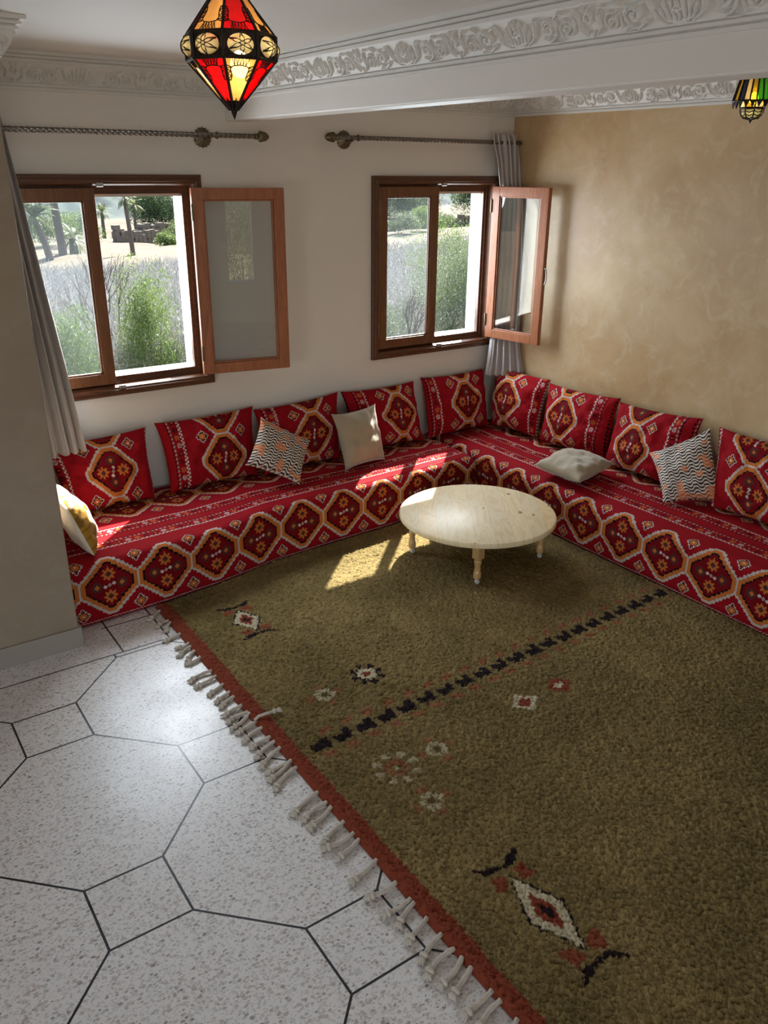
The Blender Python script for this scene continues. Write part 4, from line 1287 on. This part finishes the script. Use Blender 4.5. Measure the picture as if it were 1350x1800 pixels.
for k in range(8):
    for (zA, zB, rB, up) in ((zl, zt, 0.010, False), (zu, za, 0.009, True)):
        q = MB()
        p = [facept(k, zA, RO * 0.985, zB, rB, s, t) for (s, t) in ((-1, 0), (1, 0), (1, 1), (-1, 1))]
        inn = [v - Vector((v.x - LX, v.y - LY, 0)).normalized() * 0.002 for v in p]
        q.add(p + inn, [(0, 1, 2, 3), (7, 6, 5, 4), (0, 4, 5, 1), (1, 5, 6, 2), (2, 6, 7, 3), (3, 7, 4, 0)])
        q.xf(inv)
        amber = (k % 2 == 1) if not up else (k % 2 == 0)
        gp = q.build('glass_panel', AMB if amber else REDG, lan)
        gp['label'] = 'amber glass panel' if amber else 'red glass panel'
        P = lambda s, t: facept(k, zA, RO, zB, rB, s, t)
        e = MB()
        prof = [(-0.92, 0.42), (-0.72, 0.44), (-0.60, 0.36), (-0.66, 0.22), (-0.48, 0.17), (0.0, 0.15), (0.48, 0.17), (0.66, 0.22), (0.60, 0.36), (0.72, 0.44), (0.92, 0.42)]
        e.tube([P(*c_) for c_ in prof], 0.0016, 4)
        for (s_, t) in [(-0.80, 0.43), (-0.66, 0.36), (-0.62, 0.27), (-0.55, 0.19), (-0.36, 0.17), (-0.18, 0.16), (0, 0.15), (0.18, 0.16), (0.36, 0.17), (0.55, 0.19), (0.62, 0.27), (0.66, 0.36), (0.80, 0.43)]:
            s2 = max(-1, min(1, s_ * 1.25))
            if abs(s_) > 0.5:
                e.tube([P(s_, t), P(math.copysign(1, s_), t * 0.8)], 0.0012, 4); e.tube([P(s_, t), P(math.copysign(1, s_), t * 1.15)], 0.0010, 4)
            else:
                e.tube([P(s_, t), P(s2 + 0.09, 0.0)], 0.0012, 4); e.tube([P(s_, t), P(s2 - 0.09, 0.0)], 0.0011, 4)
        e.tube([P(-1, 0.80), P(-0.45, 0.88), P(0, 0.78), P(0.45, 0.88), P(1, 0.80)], 0.0020, 4)
        for s_ in (-0.97, 0.97): e.tube([P(s_, 0.40), P(s_, 0.81)], 0.0012, 4)
        for s_ in (-0.5, 0, 0.5): e.tube([P(s_, 0.83), P(s_ * 0.4, 0.98)], 0.0016, 4)
        e.xf(inv); e.build('pierced_edging', BLACKM, gp)
# bulging glass bosses with star filigree in the middle band
for k in range(8):
    am = A0 + math.radians(45 * (k + 1))
    ap = RO * math.cos(math.radians(22.5))
    c = Vector((LX + ap * math.cos(am), LY + ap * math.sin(am), (zl + zu) / 2))
    nrm = Vector((math.cos(am), math.sin(am), 0)); sd = Vector((-math.sin(am), math.cos(am), 0)); up = Vector((0, 0, 1))
    ax_, az_, dep = 0.033, 0.0235, 0.020
    def bp(r, th, e=0.0): return c + sd * (ax_ * r * math.cos(th)) + up * (az_ * r * math.sin(th)) + nrm * ((dep + e) * math.sqrt(max(0, 1 - r * r)) + e - 0.001)
    q = MB(); v = [bp(0, 0)]; f = []
    for i in range(1, 7):
        for j in range(20): v.append(bp(i / 6, 2 * math.pi * j / 20))
    for j in range(20): f.append((0, 1 + j, 1 + (j + 1) % 20))
    for i in range(5):
        for j in range(20):
            a_, b_ = 1 + i * 20 + j, 1 + i * 20 + (j + 1) % 20
            f.append((a_, a_ + 20, b_ + 20, b_))
    q.add(v, f); q.xf(inv)
    bo = q.build('glass_boss', CLRG, lan, smooth=True)
    q = MB()
    for j in range(6):
        t0 = 2 * math.pi * j / 6
        q.tube([bp(0.97, t0 - 0.5, .001), bp(0.55, t0 - 0.25, .001), bp(0.30, t0, .001), bp(0.55, t0 + 0.25, .001), bp(0.97, t0 + 0.5, .001)], 0.0011, 4)
        q.tube([bp(0.30, t0, .001), bp(0.14, t0 + 0.5, .001), bp(0.30, t0 + 1.047, .001)], 0.0011, 4)
        q.tube([bp(0.55, t0 + 0.25, .001), bp(0.72, t0 + 0.52, .001), bp(0.55, t0 + 0.80, .001)], 0.0010, 4)
        q.tube([bp(0.72, t0 + 0.52, .001), bp(0.97, t0 + 0.52, .001)], 0.0010, 4)
    q.tube([bp(1.0, 2 * math.pi * j / 24, .001) for j in range(25)], 0.0022, 5)
    # surround plate of the band
    sw = RO * math.sin(math.radians(22.5))
    n_ = 24
    inner = [bp(1.0, 2 * math.pi * j / n_) for j in range(n_)]
    outer = []
    for j in range(n_):
        th = 2 * math.pi * j / n_
        cx, cz = math.cos(th), math.sin(th)
        m_ = max(abs(cx), abs(cz))
        outer.append(c + sd * (sw * cx / m_) + up * ((zu - zl) / 2 * cz / m_))
    q.add(inner + outer, [(j, (j + 1) % n_, n_ + (j + 1) % n_, n_ + j) for j in range(n_)])
    q.xf(inv); q.build('star_filigree', BLACKM, bo)
q = MB(); q.lathe([(0.004, 0.036), (0.016, 0.028), (0.0225, 0.012), (0.0225, -0.004), (0.016, -0.018), (0.004, -0.024)], (LX + 0.012, LY - 0.02, 2.425), n=16); q.xf(inv)
q.build('bulb', BULB, lan, smooth=True)
q = MB(); q.tube([(LX, LY, za + 0.022), (LX, LY, ZC)], 0.0025, 6)
for i in range(4): q.tube([(LX + 0.005 * math.cos(t), LY + (0.005 * math.sin(t) if i % 2 else 0), za + 0.034 + 0.016 * i + 0.008 * math.sin(t)) for t in np.linspace(0, 2 * math.pi, 9)], 0.0014, 4, cap=False)
q.xf(inv); q.build('chain', BLACKM, lan)

# drum lantern in the right bay
DX, DY = 3.361, 2.24
l2 = empty('hanging_lantern', (DX, DY, 2.385))
tag(l2, 'drum lantern of green, yellow and blue glass strips at the right picture edge', 'lantern')
inv = Matrix.Translation(l2.location).inverted()
NS = 20
def c2(k, r, z, o=0.0): a = 2 * math.pi * (k + o) / NS + 0.1; return Vector((DX + r * math.cos(a), DY + r * math.sin(a), z))
levels = [(2.466, 0.080), (2.530, 0.066), (2.600, 0.052)]
mb = MB()
for k in range(NS):
    mb.tube([c2(k, r, z) for z, r in levels], 0.0036, 5)
    mb.tube([c2(k, 0.080, 2.466), c2(k + 1, 0.080, 2.466)], 0.0030, 5)
    mb.tube([c2(k, 0.052, 2.600), c2(k + 1, 0.052, 2.600)], 0.0030, 5)
    p = [c2(k, 0.081, 2.466), c2(k + 1, 0.081, 2.466), c2(k, 0.077, 2.440, 0.5)]
    i2 = [v - Vector((v.x - DX, v.y - DY, 0)).normalized() * 0.0015 for v in p]
    mb.add(p + i2, [(0, 1, 2), (5, 4, 3), (0, 3, 4, 1), (1, 4, 5, 2), (2, 5, 3, 0)])
for k in range(8):
    a = 2 * math.pi * k / 8
    f_ = lambda r, z, da=0: (DX + r * math.cos(a + da), DY + r * math.sin(a + da), z)
    mb.tube([f_(0.056, 2.468), f_(0.046, 2.440)], 0.0030, 5)
    mb.tube([f_(0.046, 2.440), f_(0.0445, 2.425), f_(0.034, 2.409), f_(0.012, 2.400)], 0.0030, 5)
    for (r, z, w_) in ((0.0465, 2.440, 0.0045), (0.056, 2.467, 0.003)):
        mb.tube([f_(r, z), f_(r, z, math.pi / 4)], w_, 5)
    for (r, z) in ((0.0455, 2.430), (0.041, 2.418), (0.030, 2.407)):
        mb.tube([f_(r, z), f_(r, z - 0.006, math.pi / 8), f_(r, z, math.pi / 4)], 0.0018, 4)
mb.lathe([(0.0004, -0.002), (0.004, 0.006), (0.010, 0.014), (0.013, 0.017), (0.006, 0.020)], (DX, DY, 2.385), n=12)
mb.lathe([(0.054, 0.0), (0.045, 0.025), (0.024, 0.045), (0.008, 0.058), (0.004, 0.07)], (DX, DY, 2.598), n=20)
mb.xf(inv); mb.build('metal_frame', BLACKM, l2, smooth=True, autosmooth=50)
strip = [GRNG, GRNG, YELG, AMB, BLUG, YELG, BLUG]
snm = {id(GRNG): 'green glass strip', id(YELG): 'yellow glass strip', id(AMB): 'amber glass strip', id(BLUG): 'dark blue glass strip'}
for k in range(NS):
    q = MB()
    v = [c2(k, r * 0.985, z) for z, r in levels] + [c2(k + 1, r * 0.985, z) for z, r in levels]
    i2 = [p - Vector((p.x - DX, p.y - DY, 0)).normalized() * 0.002 for p in v]
    q.add(v + i2, [(0, 3, 4, 1), (1, 4, 5, 2), (6, 7, 10, 9), (7, 8, 11, 10), (0, 6, 9, 3), (2, 5, 11, 8)])
    q.xf(inv); m_ = strip[(NS - k) % 7]
    o = q.build('glass_strip', m_, l2); o['label'] = snm[id(m_)]
cc = [YELG, WHTG, WHTG, AMB, YELG, AMB, WHTG, YELG]
for k in range(8):
    a = 2 * math.pi * k / 8
    f_ = lambda r, z, da=0: Vector((DX + r * math.cos(a + da), DY + r * math.sin(a + da), z))
    q = MB(); q.add([f_(0.055, 2.467), f_(0.055, 2.467, math.pi / 4), f_(0.045, 2.441, math.pi / 4), f_(0.045, 2.441), f_(0.053, 2.467), f_(0.053, 2.467, math.pi / 4), f_(0.043, 2.441, math.pi / 4), f_(0.043, 2.441)], [(0, 1, 2, 3), (7, 6, 5, 4)])
    q.xf(inv); q.build('glass_panel', cc[k], l2)
q = MB(); q.lathe([(0.043, 2.440 - 2.385), (0.0425, 2.426 - 2.385), (0.032, 2.410 - 2.385), (0.010, 2.402 - 2.385)], (DX, DY, 2.385), n=24); q.xf(inv); q.build('glass_bowl', CLRG, l2, smooth=True)
q = MB(); q.lathe([(0.004, 0.030), (0.014, 0.022), (0.018, 0.008), (0.014, -0.008), (0.004, -0.014)], (DX, DY, 2.470), n=14); q.xf(inv); q.build('bulb', BULB2, l2, smooth=True)
q = MB(); q.tube([(DX, DY, 2.665), (DX, DY, ZC)], 0.003, 6); q.xf(inv); q.build('chain', BLACKM, l2)

# ------------------------------------------------------------------ outside: dry valley below the windows
def ground_z(x, y):
    x = np.asarray(x, float); y = np.asarray(y, float)
    z = -1.2 - 0.048 * np.minimum(y, 110)
    z = z - 0.036 * np.clip(y - 112, 0, 128)
    hill = np.clip(y - 240, 0, None)
    z = z + hill * 0.36
    z = z + (snoise(x, y, 0.05, 51) * 2.2 * np.clip((y - 40) / 80, 0, 1)) + snoise(x, y, 0.3, 52) * 0.5 * np.clip((y - 8) / 20, 0, 1)
    # rising slope on the right-hand side
    z = z + np.clip(x - 0.60 * y - 4, 0, None) * 0.03
    z = z + np.clip(y - 260, 0, None) * 0.15 * (snoise(x, y, 0.012, 53) + 0.4)
    return z
def mat_ground():
    t = NT('dry_earth_and_scrub')
    v = t.coord()
    n1 = t.noise(v, 0.12, 8, 0.65); n2 = t.noise(v, 1.5, 6, 0.7)
    c = t.ramp(n1, [(0.40, (0.085, 0.065, 0.045)), (0.52, (0.13, 0.10, 0.07)), (0.62, (0.06, 0.065, 0.04))])
    c = t.mix(t.ramp(n2, [(0.5, 0.0), (0.65, 0.6)]), c, (0.075, 0.085, 0.04))
    t.base(c); t.set(Roughness=0.95)
    return t.m
def mat_hill():
    t = NT('wooded_far_hillside')
    v = t.coord()
    vo = t.n('ShaderNodeTexVoronoi'); vo.inputs['Scale'].default_value = 0.22; t.l(v, vo.inputs['Vector'])
    n1 = t.noise(v, 0.03, 6, 0.6)
    c = t.ramp(t.math('MULTIPLY_ADD', n1, 0.5, t.math('MULTIPLY', vo.outputs['Distance'], 0.6)), [(0.34, (0.004, 0.014, 0.018)), (0.48, (0.014, 0.036, 0.036)), (0.64, (0.050, 0.075, 0.065))])  # blue of the distant haze is put into these tree tones
    t.base(c); t.set(Roughness=0.95)
    return t.m
ys = np.concatenate([np.linspace(4.99, 60, 120), np.linspace(61, 240, 120)])
xs = np.linspace(-60, 260, 240)
GXo, GYo = np.meshgrid(xs, ys, indexing='ij')
g = grid_mesh('terrain', np.stack([GXo, GYo, ground_z(GXo, GYo)], -1), mat=mat_ground()); g['kind'] = 'structure'
g['label'] = 'dry earth slope outside'
ys = np.linspace(239, 620, 240); xs = np.linspace(-150, 700, 420)
GXo, GYo = np.meshgrid(xs, ys, indexing='ij')
tree = np.clip(1 - 2.6 * np.abs(snoise(GXo, GYo, 0.20, 61)), 0, 1) * 4.2
Zh = ground_z(GXo, GYo) + tree * np.clip((GYo - 245) / 20, 0, 1)
Zh[:, 0] = ground_z(GXo[:, 0], GYo[:, 0]) - 0.3
g = grid_mesh('hillside', np.stack([GXo, GYo, Zh], -1), mat=mat_hill(), smooth=False); g['kind'] = 'structure'

HAZE = bpy.data.materials.new('valley_haze'); HAZE.use_nodes = True
ht = HAZE.node_tree; ht.nodes.remove(ht.nodes['Principled BSDF'])
vsn = ht.nodes.new('ShaderNodeVolumeScatter'); vsn.inputs['Color'].default_value = (0.52, 0.74, 1.0, 1); vsn.inputs['Density'].default_value = 0.00045; vsn.inputs['Anisotropy'].default_value = 0.0
ht.links.new(vsn.outputs[0], ht.nodes['Material Output'].inputs['Volume'])
mb = MB(); mb.box(-200, 720, 140, 640, -40, 170)
hz = mb.build('valley_haze', HAZE); hz['kind'] = 'structure'

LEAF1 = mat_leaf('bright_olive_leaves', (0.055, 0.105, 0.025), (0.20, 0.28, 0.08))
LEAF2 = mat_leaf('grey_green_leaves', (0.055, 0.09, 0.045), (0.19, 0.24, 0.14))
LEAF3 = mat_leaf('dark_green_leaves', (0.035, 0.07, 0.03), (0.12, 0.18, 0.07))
PALML = mat_leaf('palm_fronds', (0.045, 0.075, 0.025), (0.17, 0.20, 0.07))
TWIG = mat_leaf('grey_dry_twigs', (0.15, 0.145, 0.135), (0.50, 0.495, 0.475), 0.1)
BARK = plain('grey_brown_bark', (0.13, 0.10, 0.08), 0.9, var=0.35, vscale=6)
STONE = plain('dry_field_stone', (0.17, 0.135, 0.10), 0.9, var=0.4, vscale=3, bump=0.6, bscale=4)

def quads(name, P, A, B, cols, mat, parent=None):
    """P centres, A/B half axes (n,3)"""
    V = np.stack([P - A, P - B * 0.55, P + A, P + B * 0.55], 1).reshape(-1, 3)
    n = len(P)
    F = np.arange(n * 4).reshape(n, 4)
    me = bpy.data.meshes.new(name)
    me.vertices.add(n * 4); me.vertices.foreach_set('co', V.astype(np.float32).ravel())
    me.loops.add(n * 4); me.loops.foreach_set('vertex_index', F.ravel().astype(np.int32))
    me.polygons.add(n); me.polygons.foreach_set('loop_start', np.arange(0, n * 4, 4, dtype=np.int32))
    me.update(calc_edges=True)
    o = bpy.data.objects.new(name, me); COL.objects.link(o); me.materials.append(mat)
    at = me.color_attributes.new('Col', 'FLOAT_COLOR', 'POINT')
    c = np.ones((n, 4, 4), dtype=np.float32); c[:, :, 0] = cols[:, None]; at.data.foreach_set('color', c.ravel())
    if parent is not None: o.parent = parent
    return o

def unit(v): return v / (np.linalg.norm(v, axis=1, keepdims=True) + 1e-9)

def bush(name, x, y, w, h, n, leaf, mat, label, cat='shrub', group=None, seed=0, upright=0.5, lobes=7, stem=True):
    r = np.random.default_rng(seed)
    z0 = float(ground_z(x, y)) - 0.05
    root = empty(name, (x, y, z0))
    tag(root, label, cat, group)
    # lobes of foliage carried on stems
    ang = r.uniform(0, 2 * math.pi, lobes); rad = np.sqrt(r.random(lobes)) * w * 0.36; hz_ = r.uniform(0.20, 0.80, lobes) * h
    hz_[0] = 0.78 * h; rad[0] = 0.02
    ctr = np.stack([np.cos(ang) * rad, np.sin(ang) * rad, hz_], 1)
    rl = np.stack([np.full(lobes, w * 0.26), np.full(lobes, w * 0.26), r.uniform(0.24, 0.34, lobes) * h], 1) * r.uniform(0.75, 1.2, (lobes, 1))
    k = r.integers(0, lobes, n)
    d = unit(r.normal(size=(n, 3))); rr = r.random((n, 1)) ** 0.45
    P = ctr[k] + d * rl[k] * rr
    P[:, 2] = np.clip(P[:, 2], 0.05, None)
    ax = unit(r.normal(size=(n, 3)) + np.array([0, 0, 1.6 * upright]) + d * 0.6) * leaf * r.uniform(0.6, 1.3, (n, 1))
    bx = unit(np.cross(ax, r.normal(size=(n, 3)))) * leaf * 0.40
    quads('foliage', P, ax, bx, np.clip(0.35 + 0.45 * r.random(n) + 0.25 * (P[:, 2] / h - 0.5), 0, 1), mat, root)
    if stem:
        mb = MB()
        for i in range(lobes):
            c = Vector(ctr[i]); mb.tube([(0.02 * i % 0.1, 0, 0.0), c * 0.45 + Vector((0, 0, 0.05)), c], [0.010 * h / 2, 0.006 * h / 2, 0.003], 5)
        mb.build('stems', BARK, root)
    return root

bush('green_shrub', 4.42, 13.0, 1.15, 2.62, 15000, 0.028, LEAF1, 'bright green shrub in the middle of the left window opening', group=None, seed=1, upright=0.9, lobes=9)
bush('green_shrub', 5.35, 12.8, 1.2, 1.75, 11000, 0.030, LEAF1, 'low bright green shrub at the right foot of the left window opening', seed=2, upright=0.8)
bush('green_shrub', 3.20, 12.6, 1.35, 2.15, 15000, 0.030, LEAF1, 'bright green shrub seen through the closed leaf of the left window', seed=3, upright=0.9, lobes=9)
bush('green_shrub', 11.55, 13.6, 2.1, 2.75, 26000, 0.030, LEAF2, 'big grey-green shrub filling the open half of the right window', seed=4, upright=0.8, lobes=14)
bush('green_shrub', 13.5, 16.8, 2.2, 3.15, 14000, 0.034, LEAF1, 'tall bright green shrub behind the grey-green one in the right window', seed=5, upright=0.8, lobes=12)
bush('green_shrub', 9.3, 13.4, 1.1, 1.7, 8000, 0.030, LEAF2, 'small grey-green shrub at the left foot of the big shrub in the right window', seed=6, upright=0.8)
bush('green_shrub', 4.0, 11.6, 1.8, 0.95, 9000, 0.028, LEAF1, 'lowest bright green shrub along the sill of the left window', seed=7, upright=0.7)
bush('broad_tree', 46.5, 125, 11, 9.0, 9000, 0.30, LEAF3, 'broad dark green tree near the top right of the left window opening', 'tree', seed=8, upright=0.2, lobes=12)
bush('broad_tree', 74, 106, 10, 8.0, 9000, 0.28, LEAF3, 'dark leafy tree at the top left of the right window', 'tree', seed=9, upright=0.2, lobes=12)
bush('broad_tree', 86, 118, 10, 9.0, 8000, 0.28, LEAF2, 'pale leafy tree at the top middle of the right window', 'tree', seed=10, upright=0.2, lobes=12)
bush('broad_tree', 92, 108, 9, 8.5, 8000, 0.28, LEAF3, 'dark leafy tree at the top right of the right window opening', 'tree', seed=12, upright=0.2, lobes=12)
for i, (px, py, w, h_, lab) in enumerate([
        (29.5, 108, 7, 3.6, 'olive shrub below the small palm, beside the field wall'), (45.5, 110, 7, 3.2, 'grey-green shrub right of the lone palm trunk'), (37.5, 96, 6, 3.0, 'grey-green shrub behind the lone palm trunk'),
        (46, 92, 7, 3.0, 'olive shrub on the slope at the right of the left window opening'), (20.5, 84, 6, 3.4, 'olive shrub at the foot of the leaning palm'),
        (56, 78, 6, 2.4, 'grey shrub at the left edge of the right window view'), (62, 82, 6, 2.8, 'grey-green shrub below the dark tree in the right window'), (70, 90, 6, 2.2, 'grey shrub right of the bare trunk in the right window'),
        (33.0, 90, 4, 1.7, 'small olive shrub on the pale earth just right of the mullion of the left window'), (26.5, 100, 6, 2.6, 'grey-green shrub behind the thick palm trunk'), (52, 103, 6, 2.6, 'olive shrub below the broad dark tree'), (41.5, 84, 4, 1.5, 'low grey-green shrub on the pale earth below the stone ruin')]):
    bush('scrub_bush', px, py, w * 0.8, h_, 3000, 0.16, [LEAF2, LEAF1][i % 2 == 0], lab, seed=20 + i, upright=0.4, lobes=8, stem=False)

# grey leafless thicket (nobody could count the twigs)
def thicket(name, regions, label):
    P0 = []; P1 = []; Wd = []
    r = np.random.default_rng(99)
    for (xa, xb, ya, yb, n, hh, ln, wd) in regions:
        y = r.uniform(ya, yb, n); s = r.uniform(xa, xb, n); x = s * y
        z = ground_z(x, y) + r.random(n) ** 0.6 * hh * (0.7 + 0.6 * (snoise(x, y, 0.9, 71) + 0.5))
        P0.append(np.stack([x, y, z], 1))
        d = unit(r.normal(size=(n, 3)) * np.array([1, 0.7, 0.9]) + np.array([0, 0, 0.7])) * ln * r.uniform(0.5, 1.5, (n, 1))
        P1.append(d); Wd.append(np.full(n, wd) * r.uniform(0.5, 1.3, n))
    P = np.concatenate(P0); D = np.concatenate(P1); Wd = np.concatenate(Wd)
    side = unit(np.cross(D, np.array([0.35, 0.93, 0.1]))) * Wd[:, None]
    bend = r.normal(size=D.shape) * np.linalg.norm(D, axis=1)[:, None] * 0.12
    A = P; B = P + D * 0.5 + bend; Cc = P + D
    n = len(P)
    V = np.stack([A - side, A + side, B + side * .7, B - side * .7, Cc], 1).reshape(-1, 3)
    i0 = np.arange(n) * 5
    quadsF = np.stack([i0, i0 + 1, i0 + 2, i0 + 3], 1); triF = np.stack([i0 + 3, i0 + 2, i0 + 4], 1)
    me = bpy.data.meshes.new(name)
    me.vertices.add(n * 5); me.vertices.foreach_set('co', V.astype(np.float32).ravel())
    lv = np.concatenate([quadsF.ravel(), triF.ravel()]).astype(np.int32)
    me.loops.add(len(lv)); me.loops.foreach_set('vertex_index', lv)
    ls = np.concatenate([np.arange(0, n * 4, 4), n * 4 + np.arange(0, n * 3, 3)]).astype(np.int32)
    me.polygons.add(2 * n); me.polygons.foreach_set('loop_start', ls)
    me.update(calc_edges=True)
    o = bpy.data.objects.new(name, me); COL.objects.link(o); me.materials.append(TWIG)
    at = me.color_attributes.new('Col', 'FLOAT_COLOR', 'POINT')
    c = np.ones((n, 5, 4), dtype=np.float32); c[:, :, 0] = r.uniform(0.1, 1, n)[:, None]; at.data.foreach_set('color', c.ravel())
    tag(o, label, 'thicket', kind='stuff')
    return o
thicket('thicket', [
    (0.18, 0.45, 13, 22, 36000, 1.5, 0.32, 0.0075), (0.18, 0.47, 22, 42, 36000, 0.75, 0.5, 0.016),
    (0.62, 0.95, 14, 24, 12000, 1.1, 0.32, 0.009), (0.62, 0.95, 24, 50, 12000, 0.8, 0.5, 0.018)], 'grey leafless thicket covering the slope below the windows')

def limb(mb, p, d, L, r, depth, rnd):
    q = p + d * L
    mid_ = p + d * L * 0.5 + Vector((rnd.uniform(-1, 1), rnd.uniform(-1, 1), rnd.uniform(-1, 1))) * L * 0.06
    mb.tube([p, mid_, q], [r, r * 0.85, r * 0.65], 5, cap=False)
    if depth > 0:
        for _ in range(3):
            nd = (d + Vector((rnd.uniform(-1, 1), rnd.uniform(-1, 1), rnd.uniform(-0.3, 0.8))) * 0.62).normalized()
            limb(mb, p + d * L * rnd.uniform(0.5, 1.0), nd, L * rnd.uniform(0.6, 0.8), r * 0.58, depth - 1, rnd)
for (x, y, L, lab, sd) in ((4.05, 14.2, 1.3, 'bare dark branching shrub left of the bright green shrub in the left window', 3), (9.1, 12.6, 0.95, 'bare dark branching shrub low in the closed leaf of the right window', 5)):
    rnd = random.Random(sd); mb = MB(); z0 = float(ground_z(x, y))
    limb(mb, Vector((0, 0, 0)), Vector((0.12, 0, 1)).normalized(), L, 0.035, 4, rnd)
    o = mb.build('bare_shrub', BARK); o.location = (x, y, z0); tag(o, lab, 'shrub')

def palm(x, y, h, cr, label, lean=(0.0, 0.0), tr=0.28, nf=26, seed=0):
    r = random.Random(seed)
    z0 = float(ground_z(x, y)) - 0.1
    root = empty('palm_tree', (x, y, z0)); tag(root, label, 'palm tree')
    mb = MB(); top = Vector((lean[0], lean[1], h))
    n = 14; pts = [Vector((lean[0] * (i / n) ** 1.5, lean[1] * (i / n) ** 1.5, h * i / n)) for i in range(n + 1)]
    mb.tube(pts, [tr * (1.25 - 0.3 * i / n + 0.06 * (i % 2)) for i in range(n + 1)], 9)
    mb.build('trunk', BARK, root)
    P = []; A = []; B = []
    for k in range(nf):
        az = 2 * math.pi * k / nf * 2.4 + r.uniform(-.2, .2); el = r.uniform(-0.5, 1.35)
        d = Vector((math.cos(az) * math.cos(el), math.sin(az) * math.cos(el), math.sin(el)))
        p = top.copy(); L = cr * r.uniform(0.85, 1.1); m = 16
        for i in range(m):
            step = d * (L / m); q = p + step
            side = d.cross(Vector((0, 0, 1))); side = side.normalized() if side.length > 1e-3 else Vector((1, 0, 0))
            ll = L * 0.20 * math.sin(math.pi * min(1, (i + 1.5) / (m + 1.0)))
            for sg in (-1, 1):
                a = (side * sg * 0.85 + d * 0.5 + Vector((0, 0, -0.25))).normalized() * ll / 2
                c = (p + q) / 2 + a
                P.append(c); A.append(a); B.append(d * (L / m) * 0.95)
            d = (d + Vector((0, 0, -0.10))).normalized(); p = q
    P, A, B = [np.array([tuple(v) for v in z]) for z in (P, A, B)]
    quads('crown', P, A, B, np.clip(rng.random(len(P)) * 0.9, 0, 1), PALML, root)
    return root
palm(22.4, 68, 4.35, 1.15, 'lone thin palm with a bare straight trunk in the middle of the left window opening', tr=0.15, seed=1, lean=(-0.25, 0), nf=20)
palm(16.0, 68, 3.1, 2.1, 'leaning palm with a full crown in the closed leaf of the left window', lean=(-0.8, 0), tr=0.22, seed=2, nf=34)
palm(17.5, 70, 6.3, 1.8, 'tall thick palm trunk whose crown is above the left window', tr=0.26, seed=3, lean=(-0.4, 0))
palm(18.9, 72, 1.3, 2.0, 'short bushy palm beside the thick trunk', tr=0.3, seed=4)
palm(35.8, 120, 3.6, 1.7, 'small distant palm just right of the mullion of the left window', tr=0.2, seed=5)
palm(40.3, 120, 4.6, 1.8, 'distant palm between the lone palm and the broad dark tree', tr=0.18, seed=6)
palm(14.6, 82, 2.3, 2.2, 'pale palm at the far left of the left window', tr=0.26, seed=7)

def stone_wall(name, p0, p1, h, th, label, seed=0, broken=0.3):
    r = random.Random(seed); mb = MB()
    p0 = Vector((*p0, 0)); p1 = Vector((*p1, 0)); L = (p1 - p0).length; d = (p1 - p0) / L; nn = Vector((-d.y, d.x, 0))
    n = int(L / 0.7)
    for i in range(n):
        c = p0 + d * (i + 0.5) * (L / n); gz = float(ground_z(c.x, c.y)) - 0.3
        k = 0; z = gz; hh = h * (1 - broken * r.random())
        while z < gz + hh:
            s = r.uniform(0.28, 0.5); w = (L / n) * r.uniform(0.40, 0.56)
            c2_ = c + d * r.uniform(-0.12, 0.12)
            a = [c2_ - d * w - nn * th / 2, c2_ + d * w - nn * th / 2, c2_ + d * w + nn * th / 2, c2_ - d * w + nn * th / 2]
            j = lambda: r.uniform(-0.07, 0.07)
            mb.add([(q.x + j(), q.y + j(), z) for q in a] + [(q.x + j(), q.y + j(), z + s) for q in a], [(0, 3, 2, 1), (4, 5, 6, 7), (0, 1, 5, 4), (1, 2, 6, 5), (2, 3, 7, 6), (3, 0, 4, 7)])
            z += s * 0.92
    o = mb.build(name, STONE); tag(o, label, 'stone wall')
    return o
stone_wall('stone_wall', (30, 97), (36.5, 101), 1.8, 0.6, 'low dry stone field wall behind the lone palm', 1)
stone_wall('stone_ruin', (37.8, 113), (43.5, 115), 2.3, 1.0, 'tumbled tan stone ruin on the slope right of the lone palm', 2, 0.5)
stone_wall('stone_wall', (60, 93), (86, 95), 1.9, 0.7, 'long dry stone terrace wall seen through the right window', 3)
for (x, y, h_, lab, sd) in ((83, 114, 7.5, 'straight dark tree trunk at the top of the closed leaf of the right window', 4), (77.5, 112, 5.0, 'forked dark tree trunk at the top left of the right window', 6)):
    rnd = random.Random(sd); mb = MB(); limb(mb, Vector((0, 0, 0)), Vector((0, 0, 1)), h_, 0.55, 2, rnd)
    o = mb.build('bare_tree', BARK); o.location = (x, y, float(ground_z(x, y)) - 0.2); tag(o, lab, 'tree')
# garden behind the camera, mirrored in the open leaf
bush('garden_tree', 3.1, -7.8, 3.6, 3.9, 12000, 0.05, LEAF2, 'garden shrub outside the rear wall, mirrored in the open left leaf', 'shrub', seed=41, lobes=12)
mb = MB(); mb.box(-12, 16, -16, YF - 0.2, -0.5, -0.2)
o = struct('rear_garden_ground', mb, plain('garden_earth', (0.25, 0.2, 0.13), 0.95, var=0.2))
